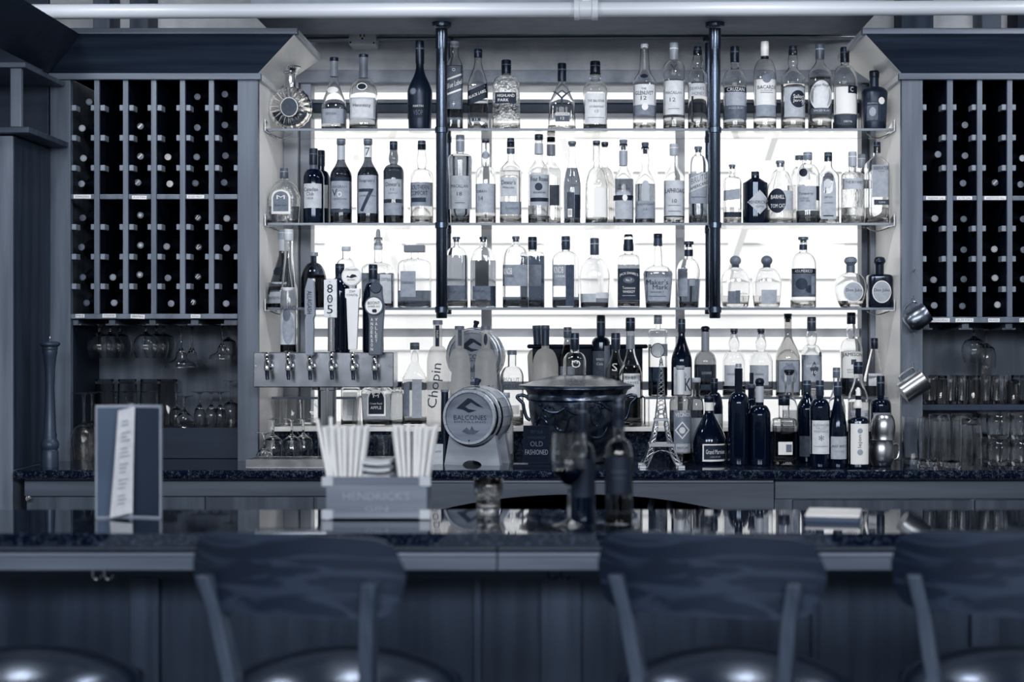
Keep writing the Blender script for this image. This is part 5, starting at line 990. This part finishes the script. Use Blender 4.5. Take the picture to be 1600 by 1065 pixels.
v, f = lathe(q([(13, b0), (13.5, 724), (13, 706), (11.5, 702), (13.5, 699), (14, 692), (11.5, 688), (10, 684), (11, 680), (9.5, 676), (8, 640), (6.8, 605), (8, 575), (10, 556), (11.5, 550), (11, 547)]), 28); mesh('mill_body', v, f, mat('wood', .22, .35), e, True)
v, f = lathe(q([(11, 547), (12, 545), (11.5, 542), (13, 541), (15.5, 538), (15.5, 535.5), (12, 533.5), (4, 532.5)]), 28); mesh('mill_head', v, f, mat('wood', .23, .35), e, True)
v, f = lathe(q([(1.2, 533), (1.2, 530), (2, 529), (2, 527), (.8, 525.5)]), 12); mesh('knob', v, f, CHR, e, True)
def mug(label, kind, loc, rot, s=1.0, g=.55, flip=False, hside=1):
    e = empty('metal_mug', loc, label, 'mug', 'metal mugs'); e.rotation_euler = rot
    if kind == 'barrel': P = [(.001, 0), (.024, 0), (.029, .003), (.036, .02), (.0385, .04), (.037, .06), (.0335, .078), (.035, .081), (.0325, .081), (.0345, .06), (.036, .04), (.0335, .02), (.026, .005), (.001, .004)]; hp = [(.036, .064), (.046, .068), (.055, .06), (.056, .04), (.05, .024), (.04, .02)]
    else: P = [(.001, 0), (.036, 0), (.037, .002), (.037, .088), (.038, .09), (.0345, .09), (.035, .005), (.001, .004)]; hp = [(.036, .078), (.05, .078), (.056, .07), (.056, .03), (.05, .022), (.036, .022)]
    mm = mat('metal', g+.12, .3, 1)
    v, f = lathe([(r*s, z*s) for r, z in P], 32)
    if flip: v = [(x, y, .081*s-z) for x, y, z in v]; f = [q[::-1] for q in f]
    mesh('cup', v, f, mm, e, True)
    v, f = tube(smooth_pts([(hside*r*s, 0, (.081*s-z*s) if flip else z*s) for r, z in hp]), .0035*s, 8); mesh('handle', v, f, mm, e, True); return e
D = 5.22
mug('barrel-shaped copper-toned mug, lower of two stacked on the back counter', 'barrel', (PX(1377, D), D, ZC), (0, 0, .15), 1.07, .55)
mug('barrel-shaped copper-toned mug turned upside down, upper of two stacked', 'barrel', (PX(1380, D), D, ZC+.0868), (0, 0, .9), 1.03, .55, True)
for px, py, kind, w_, g in ((1417, 508, 'barrel', 'rounded dull metal mug hanging tilted, upper of two on the right cabinet', .36), (1410, 615, 'straight', 'straight shiny steel mug hanging tilted, lower of two on the right cabinet', .6)):
    D = DC-.05; mug(w_, kind, (PX(px, D), D, PZ(py, D)), (0, radians(56), 0), 1.0, g, hside=-1)
for px, py in ((1427, 423), (1425, 466), (1425, 525), (1424, 572)):
    v, f = tube([(PX(px, DC), DC, PZ(py, DC)), (PX(px, DC), DC-.02, PZ(py, DC)), (PX(px, DC), DC-.03, PZ(py-2, DC)), (PX(px, DC), DC-.032, PZ(py-5, DC))], .0022, 8)
    tag(mesh('cup_hook', v, f, CHR, None, True), f'small steel cup hook on the right cabinet stile, {dict(zip((423,466,525,572), ORD))[py]} from top', 'hook', 'cup hooks on the right stile')
# ---------------------------------------------------------------- glassware
GV = {}
def glass_geo(kind):
    if kind in GV: return GV[kind]
    def shell(out, inn): return lathe([(.0008, out[0][1])]+out+inn+[(.0008, inn[-1][1])], 36)
    t = .0016
    def stem(rf, hs, bowl, foot=.003):
        o = [(rf, 0), (rf, .0015), (rf*.5, .004), (.006, .008), (.0042, .014), (.0038, hs*.6), (.0045, hs-.004)]+[(r, z) for r, z in bowl]
        i = [(max(.001, r-t), z) for r, z in bowl[::-1]]; i[-1] = (i[-1][0]*.6, i[-1][1]+.003)
        return shell(o, i)
    if kind == 'tumbler': g = shell([(.026, 0), (.028, .002), (.0335, .088)], [(.032, .088), (.0265, .012)])
    elif kind == 'highball': g = shell([(.026, 0), (.0275, .002), (.029, .14)], [(.0275, .14), (.0255, .014)])
    elif kind == 'short': g = shell([(.023, 0), (.0245, .002), (.0255, .1)], [(.024, .1), (.0225, .014)])
    elif kind == 'pint': g = shell([(.031, 0), (.033, .002), (.034, .01), (.0365, .075), (.0372, .158)], [(.0352, .158), (.0345, .075), (.031, .022), (.02, .018)])
    elif kind == 'stack': g = shell([(.032, 0), (.034, .002), (.0355, .012), (.0385, .05), (.0385, .068), (.037, .0705), (.0378, .085)], [(.036, .085), (.0355, .05), (.033, .014), (.02, .012)])
    elif kind == 'snifter': g = stem(.033, .03, [(.012, .033), (.03, .042), (.041, .06), (.0435, .078), (.04, .1), (.034, .118)])
    elif kind == 'margarita': g = stem(.034, .085, [(.009, .089), (.017, .1), (.0195, .116), (.026, .124), (.05, .134), (.056, .145), (.056, .152)])
    elif kind == 'wine': g = stem(.034, .08, [(.012, .084), (.026, .095), (.036, .118), (.037, .14), (.033, .17), (.0305, .185)])
    elif kind == 'big_wine': g = stem(.038, .1, [(.014, .104), (.03, .115), (.041, .14), (.042, .165), (.038, .2), (.0355, .225)])
    elif kind == 'flute': g = stem(.03, .05, [(.009, .053), (.017, .064), (.0205, .085), (.021, .11), (.0205, .125)])
    elif kind == 'goblet': g = stem(.034, .06, [(.014, .064), (.03, .076), (.0375, .1), (.038, .13), (.036, .155)])
    elif kind == 'cordial': g = stem(.03, .05, [(.01, .053), (.024, .068), (.034, .09), (.036, .105)])
    elif kind == 'jar': g = shell([(.028, 0), (.03, .002), (.03, .075), (.027, .082), (.027, .094)], [(.025, .094), (.0275, .075), (.0275, .01)])
    if kind in ('pint', 'stack', 'short', 'tumbler'):        # moulded flutes
        v, f = g; v2 = []
        for i, (x, y, z) in enumerate(v):
            r = sqrt(x*x+y*y); a = math.atan2(y, x); zt = max(p[2] for p in v)
            q = 1+(.03*cos(9*a) if r > .015 and .004 < z < zt*.97 else 0); v2.append((x*q, y*q, z))
        g = (v2, f)
    GV[kind] = g; return g
HT = dict(tumbler=.088, highball=.14, short=.1, pint=.158, stack=.085, snifter=.118, margarita=.152, wine=.185, big_wine=.225, flute=.125, goblet=.155, cordial=.105, jar=.094)
GM = {}
def drink(kind, loc, label, group, flip=False, s=1.0, nm=None, m=None):
    v, f = glass_geo(kind); h = HT[kind]; key = (kind, flip, m)
    if key not in GM:
        vv = [(x, y, h-z) for x, y, z in v] if flip else v; ff = [q[::-1] for q in f] if flip else f
        o = mesh(nm or {'tumbler': 'tumbler_glass', 'highball': 'highball_glass', 'short': 'short_glass', 'pint': 'pint_glass', 'stack': 'tumbler_glass', 'snifter': 'snifter_glass', 'margarita': 'margarita_glass', 'jar': 'glass_jar'}.get(kind, 'wine_glass'), vv, ff, m or mat('glass', 1), None, True); GM[key] = o
    else:
        o = bpy.data.objects.new(GM[key].name.split('.')[0], GM[key].data); COL.objects.link(o)
    o.location = loc; o.scale = (s, s, s); return tag(o, label, 'glass', group)
CUT = mat('etched', 1)
# hung in the left cabinet: the foot sits on the rails
zr = PZ(508, DC+.034)
def hung(kind, px, D, label, group, z=zr, s=1.0): return drink(kind, (PX(px, D), D, z+.0015-HT[kind]*s+.0035), label, group, True, s)
row = ('front', 'middle', 'rear')
for i, (px, D) in enumerate(((155, 5.53), (172, 5.62), (187, 5.71))): hung('snifter', px, D, f'{row[i]} snifter hanging in the first slot of the left cabinet', 'glasses hanging in the left cabinet')
for i, (px, D) in enumerate(((228, 5.53), (244, 5.62), (256, 5.71))): hung('snifter', px, D, f'{row[i]} snifter hanging in the second slot of the left cabinet', 'glasses hanging in the left cabinet')
for i, (px, D) in enumerate(((283, 5.54), (300, 5.66))): hung('margarita', px, D, f'{row[i]} wide-rimmed stem glass hanging in the third slot, left cabinet', 'glasses hanging in the left cabinet')
for i, (px, D) in enumerate(((347, 5.54), (357, 5.66))): hung('margarita' if i == 0 else 'goblet', px, D, ('front wide-rimmed' if i == 0 else 'rear round')+' stem glass hanging in the fourth slot, left cabinet', 'glasses hanging in the left cabinet', s=.8 if i == 0 else .8)
# riser step and glasses in the left cabinet
rs = tag(box('riser_step', PX(150, 5.56), PX(371, DC)-.004, 5.56, 5.775, ZC, PZ(668, 5.56), mat('wood', .12, .5, grain='x'), None, .002), 'low dark step inside the left cabinet carrying upturned glasses', 'step')
zs_ = PZ(668, 5.56)
GL = 'upturned glasses in the left cabinet'
for i, px in enumerate((164, 199, 234, 263)): drink('highball', (PX(px, 5.72), 5.72, zs_), f'upturned highball glass at the back of the left cabinet, {ORD[i]} from left', GL, True, 1.18)
for i, px in enumerate((162, 180, 196, 212, 226, 245)): drink('wine', (PX(px, 5.61), 5.61, zs_), f'upturned wine glass behind the menu stand, {ORD[i]} from left', GL, True, .68)
drink('wine', (PX(276, 5.64), 5.64, zs_), 'upturned wine glass just right of the menu stand', GL, True, .66)
drink('cordial', (PX(288, 5.6), 5.6, zs_), 'upturned knobbed cordial glass right of the menu stand', GL, True, 1.05)
for i, (px, D) in enumerate(((312, 5.6), (330, 5.62), (344, 5.6))): drink('flute', (PX(px, D), D, zs_), f'small upturned flute by the right stile of the left cabinet, {ORD[i]} of three', GL, True, 1.0)
drink('big_wine', (PX(361, 5.66), 5.66, zs_), 'large upturned wine glass beside the right stile of the left cabinet', GL, True, .72)
drink('big_wine', (PX(131, 5.42), 5.42, ZC), 'upturned cut crystal wine glass between pepper mill and menu stand', GL, True, 1.04, m=CUT)
drink('big_wine', (PX(144, 5.5), 5.5, ZC), 'upturned cut crystal wine glass half hidden by the menu stand', GL, True, 1.04, m=CUT)
drink('cordial', (PX(118, 5.52), 5.52, ZC), 'small upturned glass behind the pepper mill at the cabinet side', GL, True, .95)
# under the beer tower
GT = 'upturned glasses under the beer tower'
for px, D, kd, w_, s in ((427, 5.41, 'goblet', 'upturned stem glass under the left end of the beer tower', .95), (456, 5.41, 'goblet', 'upturned stem glass under the beer tower beside its column', .95), (413, 5.33, 'cordial', 'small upturned stem glass at the left end of the drip tray', 1.0), (474, 5.48, 'goblet', 'rear upturned stem glass just left of the tower column', .93)): drink(kd, (PX(px, D), D, ZC), w_, GT, True, s)
drink('jar', (PX(458, 5.78), 5.78, ZS), 'clear lidless jar on the sill under the beer tower', 'jars on the sill'); drink('jar', (PX(487, 5.8), 5.8, ZS), 'second clear jar on the sill beside the tower column', 'jars on the sill', False, 1.15)
drink('tumbler', (PX(598, 5.42), 5.42, ZC), 'tumbler on the counter behind the right end of the drip tray', 'tumblers by the tower')
# right cabinet
zsh = PZ(632, DC+.1); GRt = 'short glasses on the right cabinet shelf'
for i, px in enumerate((1453, 1469, 1486, 1503, 1520, 1541, 1558, 1583, 1604)): drink('short', (PX(px, 5.6), 5.6, zsh), f'narrow glass on the right cabinet shelf, front row, {ORD[i]} from left', GRt, i % 3 == 1, 1.0 if i != 7 else .8)
for i, px in enumerate((1462, 1478, 1495, 1512, 1550, 1570, 1592)): drink('short', (PX(px, 5.68), 5.68, zsh), f'narrow glass on the right cabinet shelf, rear row, {ORD[i]} from left', GRt, i % 2 == 0, 1.0)
drink('highball', (PX(1537, 5.72), 5.72, zsh), 'taller glass rising above the row on the right cabinet shelf', GRt, False, .95)
hung('snifter', 1522, 5.53, 'large round glass hanging in the right cabinet', 'glasses hanging in the right cabinet', PZ(515, DC+.034), 1.0); hung('goblet', 1541, 5.68, 'stem glass hanging behind another in the right cabinet', 'glasses hanging in the right cabinet', PZ(515, DC+.034), .9)
GP = 'pint glasses on the right of the back counter'
for i, (px, D) in enumerate(((1427, 5.3), (1451, 5.21), (1486, 5.17), (1517, 5.2))): drink('pint', (PX(px, D), D, ZC), f'tall thick pint glass on the back counter right end, {ORD[i]} from left', GP, i == 3, 1.0 if i != 2 else 1.02)
for i, (px, D) in enumerate(((1468, 5.33), (1503, 5.34))): drink('pint', (PX(px, D), D, ZC), f'pint glass in the second row on the right, {ORD[i]} from left', GP, True, 1.05)
GS = 'stacked tumblers on the right'
for i, (px, D) in enumerate(((1560, 5.27), (1597, 5.25), (1545, 5.4), (1582, 5.39), (1618, 5.38))):
    for j in (0, 1): drink('stack', (PX(px, D), D, ZC+j*.0865), f'{("lower", "upper")[j]} tumbler of the {ORD[i]} stack by the pint glasses, {"front" if i < 2 else "rear"} row', GS, False, 1.0)
# ---------------------------------------------------------------- things on the front bar
D = 3.52; k = D/F
e = empty('menu_stand', (PX(205, 3.57), 3.57, ZB), 'dark folding menu stand with a white drinks page on the front bar', 'menu')
PH = S(812-634, 3.53)
for s, wpx in ((-1, 54), (1, 53)):
    wd = S(wpx, 3.55); an = -s*.28
    pn = box('cover_panel', 0 if s > 0 else -wd, wd if s > 0 else 0, 0, .004, 0, PH, mat('leather', .1, .45), e, .001, rot=(0, 0, an))
    a, b = (0, wd) if s > 0 else (-wd, 0); ed = mat('paint', .48, .5)
    for x0, x1, z0, z1 in ((a, b, PH-.006, PH), (a, b, 0, .004), (b-.004, b, .004, PH-.006) if s > 0 else (a, a+.004, .004, PH-.006)): box('binding', x0, x1, -.0015, .0055, z0, z1, ed, pn, .0008)
box('spine', -.004, .004, -.004, .006, 0, PH+.002, mat('paint', .5, .5), e, .001)
wd = .05
pg_v = [(.012, -.004, .262), (.006, -.06, .018), (-.03, -.075, .012), (-.026, -.03, .262)]
pgp = [[(-.034, -.046, 0.004), (.007, -.014, .012)], [(-.026, -.04, .12), (.008, -.012, .12)], [(-.021, -.028, PH-.012), (.010, -.007, PH-.004)]]
V = []; Fc = []
for i in range(9):
    t = i/8*2; j = min(int(t), 1); u = t-j
    for q in (0, 1):
        p0, p1 = pgp[j][q], pgp[j+1][q]; V.append(tuple(p0[c]+(p1[c]-p0[c])*u for c in range(3)))
n_ = len(V); V += [(x, y+.0012, z) for x, y, z in V]
for i in range(8): a = i*2; Fc += [(a, a+1, a+3, a+2), (a+n_, a+2+n_, a+3+n_, a+1+n_), (a, a+2, a+2+n_, a+n_), (a+1, a+1+n_, a+3+n_, a+3)]
pg = mesh('page', V, Fc, paper(.68), e)
for i in range(22):
    z = .03+i*(PH-.07)/21
    if i % 4 == 3: continue
    t = z/PH; x0 = -.034+.014*t; y0_ = -.046+.018*t; x1 = .007+.003*t; y1_ = -.014+.007*t; a0 = .3; a1 = .62+.2*random.random()
    p = lambda u, zz_: (x0+(x1-x0)*u, y0_+(y1_-y0_)*u-.0045, zz_+.006*u)
    mesh('print_line', [p(a0, z), p(a1, z), p(a1, z+.0028), p(a0, z+.0028)], [(0, 1, 2, 3)], paper(.45), pg)
D = 3.52; k = D/F
e = empty('straw_caddy', (PX(588, D), D+.055, ZB), 'grey wooden caddy box with carved lettering holding straws on the front bar', 'caddy')
hw = S(79, D); hh = S(813-746, D); WC = mat('wood', .38, .55, grain='x')
box('front_board', -hw, hw, -.055, -.045, .004, hh, WC, e); box('back_board', -hw, hw, .045, .055, .004, hh, WC, e); box('end_board', -hw, -hw+.01, -.045, .045, .004, hh, WC, e); box('end_board', hw-.01, hw, -.045, .045, .004, hh, WC, e)
box('bottom_board', -hw+.01, hw-.01, -.045, .045, .004, .012, WC, e); box('top_strip', -hw, hw, -.0575, -.055, hh-.016, hh, mat('wood', .35, .55, grain='x'), e, .0006); box('bottom_strip', -hw, hw, -.0575, -.055, .004, .016, mat('wood', .42, .55, grain='x'), e, .0006)
for dx in (-.04, .036): box('partition', dx-.003, dx+.003, -.045, .045, .012, hh*.9, WC, e)
for sx in (-1, 1):
    for z in (.012, hh-.01):
        bk = box('corner_bracket', sx*hw-.013+(-.004 if sx > 0 else .004), sx*hw+.013+(-.004 if sx > 0 else .004), -.061, -.05, z-.011, z+.011, mat('paint', .6, .4), e, .003)
fnb = lambda x, z: -.0556
lettering("HENDRICK'S", 0, hh*.56, S(104, D), S(13, D), fnb, paper(.47), e); lettering('GIN', 0, hh*.26, S(36, D), S(8, D), fnb, paper(.46), e)
# straws
v, f = lathe([(.0042, 0), (.0042, .2), (.0036, .2), (.0036, 0), (.0042, 0)], 10, cap0=False, cap1=False); SW = mat('paper', .78, .5); st0 = None
def straw(x, y, lean_x, lean_y, h, label, group):
    global st0
    if st0 is None: st0 = mesh('straw', v, f, SW, None, True); o = st0
    else: o = bpy.data.objects.new('straw', st0.data); COL.objects.link(o)
    o.location = (x, y, ZB+.0135); o.rotation_euler = (lean_y, lean_x, 0); o.scale = (1, 1, h/.2); tag(o, label, 'straw', group)
ex, ey = PX(588, D), D+.055
for side, cx_, w_ in (('left', PX(537, D)-ex, 'left'), ('right', PX(643, D)-ex, 'right')):
    for iy in range(4):
        for ix in range(7):
            u = (ix-3)/3; dx = u*S(19, D)+random.uniform(-.002, .002); dy = (iy-1.5)*.017
            straw(ex+cx_+dx*.78, ey+dy*.8, u*.13+(.02 if side == 'right' else .0)+random.uniform(-.015, .015), -(iy-1.5)*.03, S(803-668, D)+random.uniform(-.004, .004), f'white straw in the {side} bundle of the straw caddy', f'straws in the {side} bundle')
straw(PX(521, D), ey-.03, -.19, 0, S(150, D), 'white straw leaning out to the far left of the caddy', 'loose straws in the caddy'); straw(PX(516, D), ey-.02, -.02, 0, S(150, D), 'white straw standing alone left of the left bundle', 'loose straws in the caddy')
# napkins
e = empty('napkin_stack', (PX(590, D+.05), D+.055, ZB+.0125), 'stack of grey napkins between the two straw bundles', 'napkins')
for i in range(8):
    b = hh+.0-.012+.0015*0; z = .0+i*.0155; V = []; Fc = []; n = 10; w_ = .03
    for j in range(n+1):
        u = j/n; zz_ = z+.0015*sin(u*5+i*.3)
        for yy in (-.04, .04): V += [(-w_+2*w_*u, yy, max(0, zz_)), (-w_+2*w_*u, yy, max(0, zz_)+.007)]
    for j in range(n): a = j*4; b = a+4; Fc += [(a, a+1, b+1, b), (a+2, b+2, b+3, a+3), (a+1, a+3, b+3, b+1), (a, b, b+2, a+2)]
    mesh('napkin', V, Fc+[(0, 2, 3, 1), (n*4, n*4+1, n*4+3, n*4+2)], paper(.62+.03*(i % 2)), e)
# rocks glass of water
D = 3.685; k = D/F
e = empty('rocks_glass', (PX(763, D), D, ZB), 'fluted short glass of iced water near the back edge of the front bar', 'glass')
seg = 40; O = [(16.5, 0), (17.5, 2), (18, 20), (22.5, 36), (23, 52)]; rings = []
def fl(r, a, am): return r*k*(1+am*cos(10*a))
for r_, z_ in O: rings.append([(fl(r_, 2*pi*j/seg, .035 if z_ < 25 else 0)*cos(2*pi*j/seg), fl(r_, 2*pi*j/seg, .035 if z_ < 25 else 0)*sin(2*pi*j/seg), z_*k) for j in range(seg)])
for r_, z_ in ((21.6, 52), (21, 36), (16, 20), (15, 7), (2, 6)): rings.append([(r_*k*cos(2*pi*j/seg), r_*k*sin(2*pi*j/seg), z_*k) for j in range(seg)])
v2, f2 = loft(rings); mesh('glass', v2, f2, glass(), e, 'all')
v2, f2 = lathe([(15.5*k, 7.5*k), (16.6*k, 20*k), (18*k, 26*k), (.001, 26.2*k)], 32); mesh('water', v2, f2, mat('liquid', .97), e, True)
for i, (dx, dy, dz, a) in enumerate(((-.009, -.006, 27, .3), (.012, .004, 28, .9), (-.002, .012, 33, .5))): box('ice_cube', -.009, .009, -.009, .009, -.009, .009, mat('etched', 1), e, .003, loc=(dx, dy, dz*k), rot=(a, .4*a, a))
# glass of red wine
D = 3.41; k = D/F
e = empty('wine_glass', (PX(889, D), D, ZB), 'stemmed glass of red wine on the front bar', 'glass')
b0 = HY+(H-ZB)/k; q = lambda hw_, py: (hw_*k, (b0-py)*k)
bowl = [(3, 758), (10, 754), (20, 744), (26, 730), (28, 716), (28, 704), (26.5, 690), (25, 677)]
out = [(.0008, 0), q(26, b0-.1), q(26, b0-1), q(14, b0-4), q(4, b0-9), q(2.4, b0-20), q(2.2, 775)]+[q(*p) for p in bowl]
inn = [q(a-1.1 if a > 4 else 1, b-(1 if a < 12 else 0)) for a, b in bowl[::-1]]
v2, f2 = lathe(out+inn+[(.0008, inn[-1][1])], 40); mesh('glass', v2, f2, glass(), e, True)
lw = [q(max(.3, a-.6), b-.5) for a, b in bowl if b > 733]; v2, f2 = lathe([(.0008, lw[0][1])]+lw+[q(25.6, 733), (.0008, (b0-733)*k)], 40); mesh('wine', v2, f2, mat('liquid', .06), e, True)
make_bottle((3.5, ZB, 'front bar'), 910, 20.5, 716, 690, 670, 628, '', dict(rn=7.2, sf='o', g='d', ct=.06, rc=8, sl=[(640, 672, .08)], lab=[('r', 896, 930, 716, 775, .12)], group='wine bottles on the front bar', D=3.5), 'dark wine bottle just behind the wine glass on the front bar', 'wine_bottle')
make_bottle((3.43, ZB, 'front bar'), 967, 22, 710, 686, 655, 622, '', dict(rn=8.4, sf='o', g=.66, ct=.06, rc=9.4, sl=[(640, 668, .1)], lab=[('r', 945, 990, 712, 770, .08)], tx=[('RESERVE', 967, 735, 24, 5, .25), ('____', 967, 745, 20, 1, .25)], lq=(776, .66), group='wine bottles on the front bar', D=3.43, wall=.004), 'wine bottle with pale clear base and dark label on the front bar', 'wine_bottle')
D = 3.5
e = empty('check_presenter', (PX(1305, D), D+.03, ZB), 'small white bill folder lying on the front bar', 'folder', rz=-.2)
box('lower_cover', -.058, .06, -.062, .09, 0, .006, mat('leather', .25, .5), e, .002); box('bill_pad', -.056, .058, -.06, .088, .0062, .011, mat('paint', .3, .5), e, .001); tp = box('upper_cover', -.058, .06, -.062, .09, .0112, .016, mat('paint', .84, .4), e, .002)
box('slot_window', -.02, .03, .045, .058, .0158, .0164, paper(.92), tp, 0)
# ---------------------------------------------------------------- bar stools
LEA = mat('leather', .12, .24); SWD = mat('figured', .13, .42); SFR = mat('wood', .26, .4)
def stool(cx, cy, rz, label):
    e = empty('bar_stool', (cx, cy, 0), label, 'stool', 'bar stools', rz=rz)     # local -y is the back of the stool
    zs = .88; zq = .8
    v, f = lathe([(.001, zs-.075), (.235, zs-.075), (.25, zs-.068), (.253, zs-.052), (.25, zs-.04), (.238, zs-.027), (.21, zs-.012), (.17, zs+.001), (.12, zs+.013), (.06, zs+.022), (.001, zs+.025)], 48); mesh('seat', v, f, LEA, e, True)
    v, f = tube([(.2515*cos(2*pi*i/48), .2515*sin(2*pi*i/48), zs-.04) for i in range(49)], .004, 8); mesh('seat_piping', v, f, LEA, e, True)
    v, f = lathe([(.21, zs-.13), (.225, zs-.13), (.225, zs-.076), (.21, zs-.076), (.21, zs-.13)], 36, cap0=False, cap1=False); mesh('seat_frame', v, f, SFR, e, True)
    for sx in (-1, 1):
        v, f = tube([(sx*.15, .15, zs-.1), (sx*.19, .2, 0)], [.02, .016], 8); mesh('leg', v, f, SFR, e, True)
        # rear leg runs up into the back post
        pts = [(sx*.16, -.21, 0), (sx*.148, -.2, zs-.1), (sx*.152, -.21, zs), (sx*.168, -.24, zs+.12), (sx*.184, -.262, zq+.27)]
        V = []; n = len(pts)
        for x, y, z in pts:
            a, b = .0145, .019; V += [(x-a, y-b, z), (x+a, y-b, z), (x+a, y+b, z), (x-a, y+b, z)]
        Fc = [(3, 2, 1, 0), tuple(range((n-1)*4, n*4))]
        for i in range(n-1):
            for j in range(4): a = i*4+j; b = i*4+(j+1) % 4; Fc.append((a, b, b+4, a+4))
        mesh('back_post', V, Fc, SFR, e, bevel=.004)
    v, f = tube([(.2*cos(2*pi*i/40), .2*sin(2*pi*i/40), .28) for i in range(41)], .011, 10); mesh('foot_ring', v, f, mat('metal', .5, .25, 1), e, True)
    # curved plywood backrest with rounded ends
    W = .25; Rc = .45; z0, z1 = zq+.205, zq+.34; nx, nz = 28, 8; V = []; Fc = []
    for side in (0, 1):
        for i in range(nx+1):
            u = -1+2*i/nx; d = max(0, abs(u)-.74)/.26; hcut = .052*(1-sqrt(max(0, 1-d*d)))
            a = u*W/Rc; r = Rc+(0 if side == 0 else -.016)
            for j in range(nz+1):
                t = j/nz; lo = z0+hcut*1.2-.012*(1-u*u)*0; hi = z1-hcut+.012*(1-u*u); z = lo+(hi-lo)*t; lean = -.18*(z-z0)
                V.append((r*sin(a), -.262-.02+(Rc-r*cos(a))*1.0+lean*.35+(0), z))
    m_ = (nx+1)*(nz+1)
    for i in range(nx):
        for j in range(nz):
            a = i*(nz+1)+j; b = a+nz+1; Fc.append((a, b, b+1, a+1)); Fc.append((a+m_, a+1+m_, b+1+m_, b+m_))
    for i in range(nx):
        a = i*(nz+1); b = a+nz+1; Fc.append((a, a+m_, b+m_, b)); a += nz; b += nz; Fc.append((a, b, b+m_, a+m_))
    for i in (0, nx):
        for j in range(nz):
            a = i*(nz+1)+j; q = (a, a+1, a+1+m_, a+m_); Fc.append(q if i == 0 else q[::-1])
    mesh('backrest', V, Fc, SWD, e, True); e.scale = (.88, .88, 1)
    return e
stool(PX(540, 3.05), 3.03, -.3, 'dark round-seated bar stool left of centre, its wooden back below the straw caddy')
stool(PX(1146, 3.05), 3.03, -.33, 'dark round-seated bar stool right of centre, its wooden back below the folder')
stool(PX(1585, 3.05), 3.03, -.34, 'dark bar stool cut off by the right edge of the picture')
stool(PX(40, 3.05), 3.03, -1.0, 'dark bar stool cut off by the left edge, mostly its seat showing')
